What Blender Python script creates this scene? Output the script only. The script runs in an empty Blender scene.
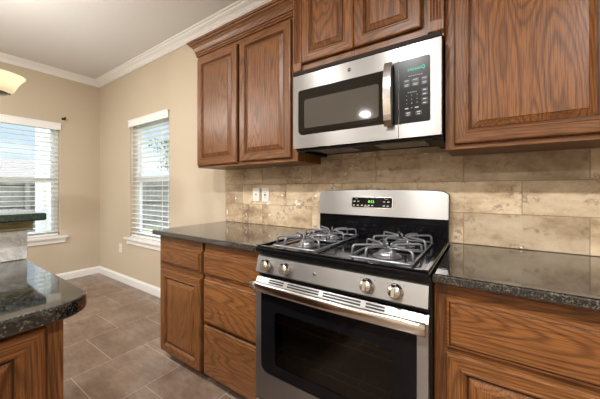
import bpy, bmesh, math, random
from mathutils import Vector, Matrix
random.seed(7)
SC = bpy.context.scene
COL = SC.collection
PI = math.pi

# ------------------------------------------------------------------ camera
cd = bpy.data.cameras.new('camera')
cd.sensor_width = 36.0
cd.lens = 272.75 * 36.0 / 600.0
cd.shift_y = -9.9 / 600.0
cd.clip_start = 0.02
cam = bpy.data.objects.new('camera', cd)
COL.objects.link(cam)
cam.location = (0.525, -1.653, 1.195)
cam.rotation_euler = (math.radians(90), 0, math.radians(33.9))
SC.camera = cam

# ------------------------------------------------------------------ world, sun, exposure
SC.view_settings.view_transform = 'Standard'
SC.view_settings.look = 'None'
SC.view_settings.gamma = 1.0
SC.view_settings.use_curve_mapping = False
SC.view_settings.exposure = 0.0
SKY_STRENGTH = 1.42
CAN_WATTS = 53.0
BULB_WATTS = 12.0

world = bpy.data.worlds.new('sky')
SC.world = world
world.use_nodes = True
wn = world.node_tree
wn.nodes.clear()
w_out = wn.nodes.new('ShaderNodeOutputWorld')
w_bg = wn.nodes.new('ShaderNodeBackground')
w_tc = wn.nodes.new('ShaderNodeTexCoord')
w_map = wn.nodes.new('ShaderNodeMapping')
w_map.inputs['Scale'].default_value = (1.6, 1.6, 5.0)
w_noise = wn.nodes.new('ShaderNodeTexNoise')
w_noise.inputs['Scale'].default_value = 2.2
w_noise.inputs['Detail'].default_value = 6
w_ramp = wn.nodes.new('ShaderNodeValToRGB')
w_ramp.color_ramp.elements[0].position = 0.42
w_ramp.color_ramp.elements[0].color = (0.52, 0.68, 0.88, 1)
w_ramp.color_ramp.elements[1].position = 0.66
w_ramp.color_ramp.elements[1].color = (0.95, 0.97, 1.0, 1)
wn.links.new(w_tc.outputs['Generated'], w_map.inputs['Vector'])
wn.links.new(w_map.outputs['Vector'], w_noise.inputs['Vector'])
wn.links.new(w_noise.outputs['Fac'], w_ramp.inputs['Fac'])
wn.links.new(w_ramp.outputs['Color'], w_bg.inputs['Color'])
# overcast: the zenith is brighter than the horizon
w_sep = wn.nodes.new('ShaderNodeSeparateXYZ')
wn.links.new(w_tc.outputs['Generated'], w_sep.inputs[0])
w_mr = wn.nodes.new('ShaderNodeMapRange')
w_mr.interpolation_type = 'SMOOTHSTEP'
w_mr.inputs['From Min'].default_value = 0.30
w_mr.inputs['From Max'].default_value = 0.90
w_mr.inputs['To Min'].default_value = SKY_STRENGTH
w_mr.inputs['To Max'].default_value = SKY_STRENGTH * 6.0
wn.links.new(w_sep.outputs['Z'], w_mr.inputs['Value'])
wn.links.new(w_mr.outputs[0], w_bg.inputs['Strength'])
wn.links.new(w_bg.outputs['Background'], w_out.inputs['Surface'])

sd = bpy.data.lights.new('sun', 'SUN')
sd.energy = 2.0
sd.angle = math.radians(3)
sd.color = (1.0, 0.95, 0.86)
sun = bpy.data.objects.new('sun', sd)
COL.objects.link(sun)
# sunlight comes from behind the house (+x, -y) so it reaches the garden only
sun.rotation_euler = Vector((-0.55, 0.55, -0.8)).to_track_quat('-Z', 'Y').to_euler()

# ------------------------------------------------------------------ materials
def new_mat(name):
    m = bpy.data.materials.new(name)
    m.use_nodes = True
    nt = m.node_tree
    b = nt.nodes['Principled BSDF']
    return m, nt, b

def N(nt, kind, **kw):
    n = nt.nodes.new(kind)
    for k, v in kw.items():
        if k in n.inputs.keys():
            n.inputs[k].default_value = v
        else:
            setattr(n, k, v)
    return n

def ramp(nt, stops):
    r = nt.nodes.new('ShaderNodeValToRGB')
    el = r.color_ramp.elements
    while len(el) < len(stops):
        el.new(0.5)
    for e, (p, c) in zip(el, stops):
        e.position = p
        e.color = (c[0], c[1], c[2], 1) if not isinstance(c, (int, float)) else (c, c, c, 1)
    return r

def L(nt, a, b):
    nt.links.new(a, b)

def mixc(nt, fac, a, b, blend='MIX'):
    m = nt.nodes.new('ShaderNodeMix')
    m.data_type = 'RGBA'
    m.blend_type = blend
    for sock, v in ((m.inputs[0], fac), (m.inputs[6], a), (m.inputs[7], b)):
        if hasattr(v, 'links'):
            nt.links.new(v, sock)
        elif isinstance(v, (int, float)):
            sock.default_value = v
        else:
            sock.default_value = (v[0], v[1], v[2], 1)
    return m.outputs[2]

def mathn(nt, op, a, b=None, c=None):
    m = nt.nodes.new('ShaderNodeMath')
    m.operation = op
    for i, v in enumerate((a, b, c)):
        if v is None:
            continue
        if hasattr(v, 'links'):
            nt.links.new(v, m.inputs[i])
        else:
            m.inputs[i].default_value = v
    return m.outputs[0]

def bump(nt, b, height, strength=0.2, dist=0.002):
    bp = nt.nodes.new('ShaderNodeBump')
    bp.inputs['Strength'].default_value = strength
    bp.inputs['Distance'].default_value = dist
    nt.links.new(height, bp.inputs['Height'])
    nt.links.new(bp.outputs['Normal'], b.inputs['Normal'])

def plain(name, col, rough=0.5, metal=0.0, noise=0.0, nscale=30, spec=None, bumpy=0.0):
    m, nt, b = new_mat(name)
    b.inputs['Base Color'].default_value = (*col, 1)
    b.inputs['Roughness'].default_value = rough
    b.inputs['Metallic'].default_value = metal
    if spec is not None:
        b.inputs['Specular IOR Level'].default_value = spec
    if noise or bumpy:
        tc = N(nt, 'ShaderNodeTexCoord')
        n = N(nt, 'ShaderNodeTexNoise', Scale=nscale, Detail=4)
        L(nt, tc.outputs['Object'], n.inputs['Vector'])
        if noise:
            r = ramp(nt, [(0.3, [c * (1 - noise) for c in col]), (0.7, [min(1, c * (1 + noise)) for c in col])])
            L(nt, n.outputs['Fac'], r.inputs['Fac'])
            L(nt, r.outputs['Color'], b.inputs['Base Color'])
        if bumpy:
            bump(nt, b, n.outputs['Fac'], bumpy, 0.002)
    return m

def make_wood(name, axis, light=(0.285, 0.112, 0.0325), dark=(0.048, 0.016, 0.005)):
    """stained oak; axis = grain direction 0,1,2"""
    m, nt, b = new_mat(name)
    tc = N(nt, 'ShaderNodeTexCoord')
    oi = N(nt, 'ShaderNodeObjectInfo')
    off = nt.nodes.new('ShaderNodeVectorMath')
    off.operation = 'SCALE'
    cmb = N(nt, 'ShaderNodeCombineXYZ', X=17.0, Y=29.0, Z=41.0)
    L(nt, cmb.outputs[0], off.inputs[0])
    L(nt, oi.outputs['Random'], off.inputs['Scale'])
    add = nt.nodes.new('ShaderNodeVectorMath')
    add.operation = 'ADD'
    L(nt, tc.outputs['Object'], add.inputs[0])
    L(nt, off.outputs[0], add.inputs[1])
    def stretched(along, across):
        mp = N(nt, 'ShaderNodeMapping')
        s = [across] * 3
        s[axis] = along
        mp.inputs['Scale'].default_value = s
        L(nt, add.outputs[0], mp.inputs['Vector'])
        return mp.outputs['Vector']
    big = N(nt, 'ShaderNodeTexNoise', Scale=1.0, Detail=1.5, Roughness=0.4)
    L(nt, stretched(0.75, 5.5), big.inputs['Vector'])
    wob = N(nt, 'ShaderNodeTexNoise', Scale=1.0, Detail=3.0)
    L(nt, stretched(9.0, 60.0), wob.inputs['Vector'])
    ph = mathn(nt, 'MULTIPLY_ADD', wob.outputs['Fac'], 3.4, mathn(nt, 'MULTIPLY', big.outputs['Fac'], 225.0))
    s = mathn(nt, 'MULTIPLY_ADD', mathn(nt, 'SINE', ph), 0.5, 0.5)
    s = mathn(nt, 'POWER', s, 2.6)
    pore = N(nt, 'ShaderNodeTexNoise', Scale=1.0, Detail=3.0)
    L(nt, stretched(11.0, 330.0), pore.inputs['Vector'])
    pr = ramp(nt, [(0.42, 0.0), (0.66, 1.0)])
    L(nt, pore.outputs['Fac'], pr.inputs['Fac'])
    tone = N(nt, 'ShaderNodeTexNoise', Scale=1.0, Detail=2.0)
    L(nt, stretched(1.2, 9.0), tone.inputs['Vector'])
    mid = [l * 0.55 + d * 0.45 for l, d in zip(light, dark)]
    base = mixc(nt, tone.outputs['Fac'], light, mid)
    c1 = mixc(nt, mathn(nt, 'MULTIPLY', s, 0.54), base, dark)
    c2 = mixc(nt, mathn(nt, 'MULTIPLY', pr.outputs['Color'], 0.6), c1, [d * 0.75 for d in dark])
    hv = N(nt, 'ShaderNodeHueSaturation')
    L(nt, c2, hv.inputs['Color'])
    L(nt, mathn(nt, 'MULTIPLY_ADD', oi.outputs['Random'], 0.22, 0.89), hv.inputs['Value'])
    L(nt, hv.outputs['Color'], b.inputs['Base Color'])
    b.inputs['Roughness'].default_value = 0.34
    b.inputs['Specular IOR Level'].default_value = 0.35
    hgt = mathn(nt, 'SUBTRACT', 1.0, mathn(nt, 'MULTIPLY_ADD', s, 0.4, pr.outputs['Color']))
    bump(nt, b, hgt, 0.12, 0.0008)
    return m

WX = make_wood('oak_grain_along_x', 0)
WY = make_wood('oak_grain_along_y', 1)
WZ = make_wood('oak_grain_upright', 2)
GROOVE = make_wood('oak_dark_glazed_groove', 2, (0.045, 0.016, 0.006), (0.02, 0.007, 0.003))
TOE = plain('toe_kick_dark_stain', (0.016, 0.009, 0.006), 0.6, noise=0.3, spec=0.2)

def make_granite(name, base, specks, rough=0.07):
    m, nt, b = new_mat(name)
    tc = N(nt, 'ShaderNodeTexCoord')
    v = N(nt, 'ShaderNodeTexVoronoi', Scale=280.0)
    L(nt, tc.outputs['Object'], v.inputs['Vector'])
    n = N(nt, 'ShaderNodeTexNoise', Scale=70.0, Detail=6.0, Roughness=0.7)
    L(nt, tc.outputs['Object'], n.inputs['Vector'])
    sep = N(nt, 'ShaderNodeSeparateColor')
    L(nt, v.outputs['Color'], sep.inputs[0])
    t = mathn(nt, 'MULTIPLY_ADD', sep.outputs[0], 0.55, mathn(nt, 'MULTIPLY', n.outputs['Fac'], 0.62))
    r = ramp(nt, [(0.0, base[0]), (0.54, base[0]), (0.66, base[1]), (0.78, specks[0]), (0.90, specks[1])])
    L(nt, t, r.inputs['Fac'])
    L(nt, r.outputs['Color'], b.inputs['Base Color'])
    L(nt, mathn(nt, 'MULTIPLY_ADD', t, 0.07, rough - 0.045), b.inputs['Roughness'])
    b.inputs['Specular IOR Level'].default_value = 0.8
    b.inputs['Coat Weight'].default_value = 0.3
    b.inputs['Coat IOR'].default_value = 1.65
    b.inputs['Coat Roughness'].default_value = 0.03
    return m

GRANITE = make_granite('polished_dark_granite', ((0.006, 0.008, 0.0075), (0.015, 0.016, 0.015)),
                       ((0.042, 0.039, 0.034), (0.125, 0.112, 0.09)))
GREEN_GRANITE = make_granite('polished_green_granite', ((0.006, 0.022, 0.019), (0.010, 0.035, 0.030)),
                             ((0.014, 0.045, 0.038), (0.03, 0.065, 0.056)))

def make_wall(name, col):
    m, nt, b = new_mat(name)
    tc = N(nt, 'ShaderNodeTexCoord')
    n = N(nt, 'ShaderNodeTexNoise', Scale=90.0, Detail=3.0)
    L(nt, tc.outputs['Object'], n.inputs['Vector'])
    b.inputs['Base Color'].default_value = (*col, 1)
    b.inputs['Roughness'].default_value = 0.75
    b.inputs['Specular IOR Level'].default_value = 0.25
    bump(nt, b, n.outputs['Fac'], 0.08, 0.002)
    return m

WALL = make_wall('beige_wall_paint', (0.57, 0.49, 0.375))
CEIL = make_wall('ceiling_paint', (0.70, 0.69, 0.685))
TRIM = plain('white_trim_paint', (0.83, 0.825, 0.81), 0.4)
WHITE_PLASTIC = plain('white_plastic', (0.80, 0.77, 0.72), 0.35)
BLIND = plain('white_blind_slat', (0.90, 0.90, 0.88), 0.4)
VINYL = plain('white_vinyl_window_frame', (0.82, 0.82, 0.80), 0.35)

def make_floor():
    m, nt, b = new_mat('brown_stone_floor_tile')
    tc = N(nt, 'ShaderNodeTexCoord')
    mp = N(nt, 'ShaderNodeMapping')
    # rows run along y: texture x <- world y, texture y <- world x
    mp.inputs['Rotation'].default_value = (0, 0, math.radians(90))
    T = 0.4575
    mp.inputs['Location'].default_value = (0.0, 0.0, 0)
    sx = N(nt, 'ShaderNodeSeparateXYZ')
    L(nt, tc.outputs['Object'], sx.inputs[0])
    cx = N(nt, 'ShaderNodeCombineXYZ')
    L(nt, mathn(nt, 'ADD', sx.outputs['Y'], 1.028 + T * 20), cx.inputs['X'])
    L(nt, mathn(nt, 'ADD', sx.outputs['X'], 1.185 + T * 20), cx.inputs['Y'])
    br = N(nt, 'ShaderNodeTexBrick', Scale=1.0)
    br.offset = 0.5
    br.inputs['Brick Width'].default_value = T
    br.inputs['Row Height'].default_value = T
    br.inputs['Mortar Size'].default_value = 0.0024
    br.inputs['Mortar Smooth'].default_value = 0.2
    br.inputs['Bias'].default_value = 0.0
    br.inputs['Color1'].default_value = (0.0, 0.0, 0.0, 1)
    br.inputs['Color2'].default_value = (1, 1, 1, 1)
    br.inputs['Mortar'].default_value = (0.5, 0.5, 0.5, 1)
    L(nt, cx.outputs[0], br.inputs['Vector'])
    n1 = N(nt, 'ShaderNodeTexNoise', Scale=5.0, Detail=8.0, Roughness=0.68)
    L(nt, tc.outputs['Object'], n1.inputs['Vector'])
    mp2 = N(nt, 'ShaderNodeMapping')
    mp2.inputs['Scale'].default_value = (10, 34, 1)
    mp2.inputs['Rotation'].default_value = (0, 0, 0.5)
    L(nt, tc.outputs['Object'], mp2.inputs['Vector'])
    n2 = N(nt, 'ShaderNodeTexNoise', Scale=1.0, Detail=7.0, Roughness=0.75)
    L(nt, mp2.outputs[0], n2.inputs['Vector'])
    t = mathn(nt, 'MULTIPLY_ADD', n2.outputs['Fac'], 0.45, mathn(nt, 'MULTIPLY', n1.outputs['Fac'], 0.6))
    r = ramp(nt, [(0.36, (0.15, 0.096, 0.068)), (0.52, (0.225, 0.153, 0.112)), (0.68, (0.31, 0.225, 0.17))])
    L(nt, t, r.inputs['Fac'])
    hv = N(nt, 'ShaderNodeHueSaturation')
    L(nt, r.outputs['Color'], hv.inputs['Color'])
    sc = N(nt, 'ShaderNodeSeparateColor')
    L(nt, br.outputs['Color'], sc.inputs[0])
    L(nt, mathn(nt, 'MULTIPLY_ADD', sc.outputs[0], 0.22, 0.89), hv.inputs['Value'])
    c = mixc(nt, br.outputs['Fac'], hv.outputs['Color'], (0.40, 0.33, 0.27))
    L(nt, c, b.inputs['Base Color'])
    L(nt, mathn(nt, 'MULTIPLY_ADD', t, 0.12, 0.19), b.inputs['Roughness'])
    h = mathn(nt, 'SUBTRACT', mathn(nt, 'MULTIPLY', t, 0.12), br.outputs['Fac'])
    bump(nt, b, h, 0.25, 0.002)
    return m
FLOOR = make_floor()

def make_travertine():
    m, nt, b = new_mat('travertine_tile')
    tc = N(nt, 'ShaderNodeTexCoord')
    geo = N(nt, 'ShaderNodeNewGeometry')
    rpi = geo.outputs['Random Per Island']
    off = nt.nodes.new('ShaderNodeVectorMath'); off.operation = 'SCALE'
    cmb = N(nt, 'ShaderNodeCombineXYZ', X=13.0, Y=7.0, Z=31.0)
    L(nt, cmb.outputs[0], off.inputs[0]); L(nt, rpi, off.inputs['Scale'])
    add = nt.nodes.new('ShaderNodeVectorMath'); add.operation = 'ADD'
    L(nt, tc.outputs['Object'], add.inputs[0]); L(nt, off.outputs[0], add.inputs[1])
    mp = N(nt, 'ShaderNodeMapping')
    mp.inputs['Scale'].default_value = (4.0, 4.0, 7.5)
    L(nt, add.outputs[0], mp.inputs['Vector'])
    n1 = N(nt, 'ShaderNodeTexNoise', Scale=1.0, Detail=7.0, Roughness=0.62)
    L(nt, mp.outputs[0], n1.inputs['Vector'])
    n2 = N(nt, 'ShaderNodeTexNoise', Scale=42.0, Detail=6.0, Roughness=0.72)
    L(nt, add.outputs[0], n2.inputs['Vector'])
    t = mathn(nt, 'MULTIPLY_ADD', n2.outputs['Fac'], 0.22, mathn(nt, 'MULTIPLY', n1.outputs['Fac'], 0.8))
    r = ramp(nt, [(0.36, (0.70, 0.57, 0.40)), (0.47, (0.60, 0.47, 0.315)), (0.55, (0.48, 0.355, 0.225)), (0.65, (0.30, 0.205, 0.12))])
    L(nt, t, r.inputs['Fac'])
    hv = N(nt, 'ShaderNodeHueSaturation')
    L(nt, r.outputs['Color'], hv.inputs['Color'])
    L(nt, mathn(nt, 'MULTIPLY_ADD', rpi, 0.40, 0.76), hv.inputs['Value'])
    # darker pitted patches
    mp3 = N(nt, 'ShaderNodeMapping')
    mp3.inputs['Scale'].default_value = (7.0, 7.0, 13.0)
    L(nt, add.outputs[0], mp3.inputs['Vector'])
    n3 = N(nt, 'ShaderNodeTexNoise', Scale=1.0, Detail=2.0)
    L(nt, mp3.outputs[0], n3.inputs['Vector'])
    area = ramp(nt, [(0.53, 0.0), (0.60, 1.0)])
    L(nt, n3.outputs['Fac'], area.inputs['Fac'])
    pit = ramp(nt, [(0.50, 0.0), (0.58, 1.0)])
    L(nt, n2.outputs['Fac'], pit.inputs['Fac'])
    c = mixc(nt, mathn(nt, 'MULTIPLY', mathn(nt, 'MULTIPLY', area.outputs['Color'], pit.outputs['Color']), 0.6), hv.outputs['Color'], (0.17, 0.11, 0.06))
    # pale filled holes
    n4 = N(nt, 'ShaderNodeTexNoise', Scale=13.0, Detail=3.5, Distortion=0.6)
    L(nt, add.outputs[0], n4.inputs['Vector'])
    chip = ramp(nt, [(0.68, 0.0), (0.695, 1.0)])
    L(nt, n4.outputs['Fac'], chip.inputs['Fac'])
    c = mixc(nt, chip.outputs['Color'], c, (0.85, 0.80, 0.72))
    L(nt, c, b.inputs['Base Color'])
    b.inputs['Roughness'].default_value = 0.42
    bump(nt, b, mathn(nt, 'MULTIPLY', pit.outputs['Color'], area.outputs['Color']), -0.25, 0.002)
    return m
TRAV = make_travertine()
GROUT = plain('beige_grout', (0.34, 0.26, 0.165), 0.8)

def make_marble():
    m, nt, b = new_mat('pale_grey_stone_tile')
    tc = N(nt, 'ShaderNodeTexCoord')
    n = N(nt, 'ShaderNodeTexNoise', Scale=7.0, Detail=9.0, Roughness=0.72, Distortion=1.2)
    L(nt, tc.outputs['Object'], n.inputs['Vector'])
    r = ramp(nt, [(0.35, (0.78, 0.77, 0.72)), (0.52, (0.66, 0.65, 0.61)), (0.60, (0.44, 0.44, 0.42)), (0.64, (0.66, 0.65, 0.61)), (0.8, (0.74, 0.72, 0.66))])
    L(nt, n.outputs['Fac'], r.inputs['Fac'])
    L(nt, r.outputs['Color'], b.inputs['Base Color'])
    b.inputs['Roughness'].default_value = 0.4
    return m
MARBLE = make_marble()
OLIVE = plain('olive_stone_trim', (0.30, 0.27, 0.13), 0.4, noise=0.2)

def make_steel(name, axis, col=(0.325, 0.313, 0.298), rough=0.36):
    m, nt, b = new_mat(name)
    tc = N(nt, 'ShaderNodeTexCoord')
    mp = N(nt, 'ShaderNodeMapping')
    s = [900.0] * 3
    s[axis] = 1.5
    mp.inputs['Scale'].default_value = s
    L(nt, tc.outputs['Object'], mp.inputs['Vector'])
    n = N(nt, 'ShaderNodeTexNoise', Scale=1.0, Detail=3.0)
    L(nt, mp.outputs[0], n.inputs['Vector'])
    b.inputs['Base Color'].default_value = (*col, 1)
    b.inputs['Metallic'].default_value = 1.0
    L(nt, mathn(nt, 'MULTIPLY_ADD', n.outputs['Fac'], 0.05, rough - 0.025), b.inputs['Roughness'])
    b.inputs['Anisotropic'].default_value = 0.78
    tg = N(nt, 'ShaderNodeCombineXYZ', X=0.0, Y=0.0, Z=1.0)
    L(nt, tg.outputs[0], b.inputs['Tangent'])
    return m
STEEL = make_steel('brushed_stainless_steel', 0)
CHROME = plain('polished_steel', (0.68, 0.665, 0.64), 0.16, 1.0)
KNOBM = plain('satin_steel_knob', (0.66, 0.64, 0.61), 0.25, 1.0)
BLACK = plain('black_enamel', (0.004, 0.004, 0.005), 0.10, spec=0.22)
BLACKM = plain('black_painted_metal', (0.008, 0.008, 0.008), 0.42, spec=0.3)
BLACKP = plain('black_plastic', (0.009, 0.009, 0.009), 0.25, spec=0.2)
GRATE = plain('grey_enamelled_wire', (0.30, 0.31, 0.34), 0.25, 0.65)
BURNER = plain('burner_aluminium', (0.42, 0.42, 0.43), 0.35, 0.9)
CAVITY = plain('oven_cavity_enamel', (0.16, 0.14, 0.125), 0.4, noise=0.2)
RACKM = plain('oven_rack_wire', (0.35, 0.35, 0.36), 0.3, 0.9)
PRINT = plain('white_key_print', (0.46, 0.46, 0.44), 0.5)
KEYM = plain('dark_grey_key', (0.026, 0.026, 0.027), 0.4)
BRONZE = plain('oil_rubbed_bronze', (0.05, 0.033, 0.02), 0.35, 0.8)
PEWTER = plain('aged_pewter_metal', (0.16, 0.13, 0.09), 0.35, 0.9)
MWGLASS = plain('dark_reflective_oven_glass', (0.010, 0.008, 0.006), 0.04, 0.0, spec=0.5)
MWSCREEN = plain('grey_mesh_screen_glass', (0.07, 0.062, 0.05), 0.05, 0.0, spec=1.0)

def make_glass(name, tint=(1, 1, 1), ior=1.45):
    m, nt, b = new_mat(name)
    nt.nodes.remove(b)
    out = nt.nodes['Material Output']
    tr = N(nt, 'ShaderNodeBsdfTransparent')
    tr.inputs['Color'].default_value = (*tint, 1)
    gl = N(nt, 'ShaderNodeBsdfGlossy', Roughness=0.02)
    lw = N(nt, 'ShaderNodeLayerWeight', Blend=0.5)
    f0 = ((ior - 1) / (ior + 1)) ** 2
    fr = mathn(nt, 'MULTIPLY_ADD', mathn(nt, 'POWER', lw.outputs['Facing'], 5.0), 1 - f0, f0)
    mx = N(nt, 'ShaderNodeMixShader')
    L(nt, fr, mx.inputs[0]); L(nt, tr.outputs[0], mx.inputs[1]); L(nt, gl.outputs[0], mx.inputs[2])
    L(nt, mx.outputs[0], out.inputs['Surface'])
    return m
PANE = make_glass('clear_window_glass', (0.96, 0.97, 0.97))
OVENGLASS = make_glass('smoked_oven_glass', (0.42, 0.40, 0.38), 1.5)

def make_emit(name, col, strength):
    m, nt, b = new_mat(name)
    b.inputs['Base Color'].default_value = (*col, 1)
    b.inputs['Emission Color'].default_value = (*col, 1)
    b.inputs['Emission Strength'].default_value = strength
    return m
GREEN_LED = make_emit('green_clock_digits', (0.22, 0.85, 0.10), 0.9)
TEAL_LED = make_emit('teal_display_letters', (0.02, 0.42, 0.27), 0.9)
BULB = make_emit('lit_bulb', (1.0, 0.92, 0.78), 3.5)
LENS = make_emit('recessed_lamp_lens', (1.0, 0.90, 0.76), 8.0)

def make_shade():
    m, nt, b = new_mat('frosted_cream_glass')
    nt.nodes.remove(b)
    out = nt.nodes['Material Output']
    d = N(nt, 'ShaderNodeBsdfDiffuse'); d.inputs['Color'].default_value = (0.68, 0.64, 0.54, 1)
    t = N(nt, 'ShaderNodeBsdfTranslucent'); t.inputs['Color'].default_value = (0.66, 0.62, 0.51, 1)
    g = N(nt, 'ShaderNodeBsdfGlossy', Roughness=0.15); g.inputs['Color'].default_value = (1, 1, 1, 1)
    mx = N(nt, 'ShaderNodeMixShader'); mx.inputs[0].default_value = 0.6
    mx2 = N(nt, 'ShaderNodeMixShader'); mx2.inputs[0].default_value = 0.05
    L(nt, d.outputs[0], mx.inputs[1]); L(nt, t.outputs[0], mx.inputs[2])
    L(nt, mx.outputs[0], mx2.inputs[1]); L(nt, g.outputs[0], mx2.inputs[2])
    L(nt, mx2.outputs[0], out.inputs['Surface'])
    return m
SHADE = make_shade()
GRASS = plain('lawn_grass', (0.16, 0.18, 0.07), 0.9, noise=0.4, nscale=9)
FENCEW = plain('weathered_grey_fence_board', (0.21, 0.195, 0.175), 0.85, noise=0.25, nscale=6)
LEAF = plain('grey_green_leaves', (0.17, 0.20, 0.085), 0.7, noise=0.35, nscale=4)
BARK = plain('tree_bark', (0.12, 0.09, 0.065), 0.9, noise=0.3)
SIDING = plain('tan_brick_house_wall', (0.46, 0.36, 0.28), 0.9, noise=0.1)
ROOFM = plain('grey_brown_shingle_roof', (0.22, 0.185, 0.16), 0.9, noise=0.2, nscale=12)

# ------------------------------------------------------------------ geometry helpers
class MB:
    """collects shapes in world coordinates and links them as ONE mesh object"""
    def __init__(self):
        self.bm = bmesh.new()
        self.mats = []
    def mi(self, m):
        if m not in self.mats:
            self.mats.append(m)
        return self.mats.index(m)
    def faces(self, verts, faces, mat):
        i = self.mi(mat)
        vs = [self.bm.verts.new(v) for v in verts]
        out = []
        for f in faces:
            try:
                fc = self.bm.faces.new([vs[k] for k in f])
                fc.material_index = i
                out.append(fc)
            except ValueError:
                pass
        return vs, out
    def box(self, x0, x1, y0, y1, z0, z1, mat, bev=0.0, seg=2):
        v = [(x, y, z) for z in (z0, z1) for y in (y0, y1) for x in (x0, x1)]
        f = [(0, 2, 3, 1), (4, 5, 7, 6), (0, 1, 5, 4), (2, 6, 7, 3), (0, 4, 6, 2), (1, 3, 7, 5)]
        vs, fs = self.faces(v, f, mat)
        if bev:
            es = list({e for fc in fs for e in fc.edges})
            r = bmesh.ops.bevel(self.bm, geom=es, offset=bev, segments=seg, profile=0.5, affect='EDGES')
            for fc in r['faces']:
                fc.material_index = self.mi(mat)
                fc.smooth = True
        return self
    def prism(self, pts, fn, d0, d1, mat, smooth=False):
        """polygon pts (u,v) extruded between d0 and d1; fn(u,v,d)->xyz"""
        n = len(pts)
        v = [fn(u, w, d0) for u, w in pts] + [fn(u, w, d1) for u, w in pts]
        f = [tuple(range(n))[::-1], tuple(range(n, 2 * n))]
        f += [(i, (i + 1) % n, n + (i + 1) % n, n + i) for i in range(n)]
        vs, fs = self.faces(v, f, mat)
        if smooth:
            for fc in fs[2:]:
                fc.smooth = True
        return self
    def lathe(self, prof, origin, axis, mat, seg=32, cap=True):
        """prof = [(r, h)], revolved about axis through origin"""
        o = Vector(origin); a = Vector(axis).normalized()
        u = a.orthogonal().normalized(); w = a.cross(u)
        v = []; f = []
        n = len(prof)
        for r, h in prof:
            for k in range(seg):
                t = 2 * PI * k / seg
                v.append(o + a * h + (u * math.cos(t) + w * math.sin(t)) * max(r, 1e-5))
        for i in range(n - 1):
            for k in range(seg):
                k2 = (k + 1) % seg
                f.append((i * seg + k, i * seg + k2, (i + 1) * seg + k2, (i + 1) * seg + k))
        if cap:
            f.append(tuple(range(seg))[::-1])
            f.append(tuple((n - 1) * seg + k for k in range(seg)))
        vs, fs = self.faces(v, f, mat)
        for fc in fs:
            fc.smooth = len(fc.verts) == 4
        return self
    def tube(self, pts, r, mat, seg=10, closed=False):
        P = [Vector(p) for p in pts]
        n = len(P)
        v = []; f = []
        up = None
        for i, p in enumerate(P):
            if closed:
                t = (P[(i + 1) % n] - P[i - 1]).normalized()
            else:
                t = (P[min(i + 1, n - 1)] - P[max(i - 1, 0)]).normalized()
            if up is None:
                up = t.orthogonal().normalized()
            up = (up - t * up.dot(t)).normalized()
            w = t.cross(up)
            rr = r[i] if isinstance(r, (list, tuple)) else r
            for k in range(seg):
                a = 2 * PI * k / seg
                v.append(p + (up * math.cos(a) + w * math.sin(a)) * rr)
        m = n if closed else n - 1
        for i in range(m):
            j = (i + 1) % n
            for k in range(seg):
                k2 = (k + 1) % seg
                f.append((i * seg + k, i * seg + k2, j * seg + k2, j * seg + k))
        if not closed:
            f.append(tuple(range(seg))[::-1]); f.append(tuple((n - 1) * seg + k for k in range(seg)))
        vs, fs = self.faces(v, f, mat)
        for fc in fs:
            fc.smooth = len(fc.verts) == 4
        return self
    def sweep(self, path, prof, mat, side=1, mat_of=None, smooth=False):
        """profile (out, z) swept along an xy polyline with mitred corners; out is to the side of travel"""
        P = [Vector((p[0], p[1])) for p in path]
        n = len(P)
        nor = []
        for i in range(n - 1):
            d = (P[i + 1] - P[i]).normalized()
            nor.append(Vector((-d.y, d.x)) * side)
        off = []
        for i in range(n):
            if i == 0: off.append(nor[0])
            elif i == n - 1: off.append(nor[-1])
            else:
                b = (nor[i - 1] + nor[i]); b = b / (1 + nor[i - 1].dot(nor[i])); off.append(b)
        m = len(prof)
        for i in range(n - 1):
            v = []
            for j in (i, i + 1):
                for o, z in prof:
                    q = P[j] + off[j] * o
                    v.append((q.x, q.y, z))
            f = [(k, (k + 1) % m, m + (k + 1) % m, m + k) for k in range(m)]
            if i == 0: f.append(tuple(range(m))[::-1])
            if i == n - 2: f.append(tuple(range(m, 2 * m)))
            self.faces(v, f, mat_of[i] if mat_of else mat)
        return self
    def rings(self, fn, w, h, steps, mats, cap_front=True, cap_back=True, groove=()):
        """nested rectangles (inset, depth) from back outline to front; mats=(side segs, top/bottom segs)"""
        def rect(i, d):
            return [fn(i, i, d), fn(w - i, i, d), fn(w - i, h - i, d), fn(i, h - i, d)]
        for q, ((i0, d0), (i1, d1)) in enumerate(zip(steps[:-1], steps[1:])):
            a = rect(i0, d0); b = rect(i1, d1)
            for k in range(4):
                k2 = (k + 1) % 4
                self.faces([a[k], a[k2], b[k2], b[k]], [(0, 1, 2, 3)], GROOVE if q in groove else (mats[1] if k in (0, 2) else mats[0]))
        if cap_back:
            self.faces(rect(*steps[0]), [(3, 2, 1, 0)], mats[0])
        if cap_front:
            self.faces(rect(*steps[-1]), [(0, 1, 2, 3)], mats[0])
        bmesh.ops.remove_doubles(self.bm, verts=self.bm.verts[:], dist=1e-6)
        return self
    def build(self, name, parent=None):
        bmesh.ops.recalc_face_normals(self.bm, faces=self.bm.faces[:])
        if parent is not None:
            o = parent
            loc = Vector((0, 0, 0))
            while o is not None:
                loc += o.location
                o = o.parent
            bmesh.ops.translate(self.bm, verts=self.bm.verts[:], vec=-loc)
        me = bpy.data.meshes.new(name)
        self.bm.to_mesh(me)
        self.bm.free()
        for m in self.mats:
            me.materials.append(m)
        ob = bpy.data.objects.new(name, me)
        COL.objects.link(ob)
        if parent is not None:
            ob.parent = parent
        return ob

def B(name, parent, *boxes, bev=0.0):
    mb = MB()
    for b in boxes:
        mb.box(*b, bev=bev)
    return mb.build(name, parent)

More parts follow.
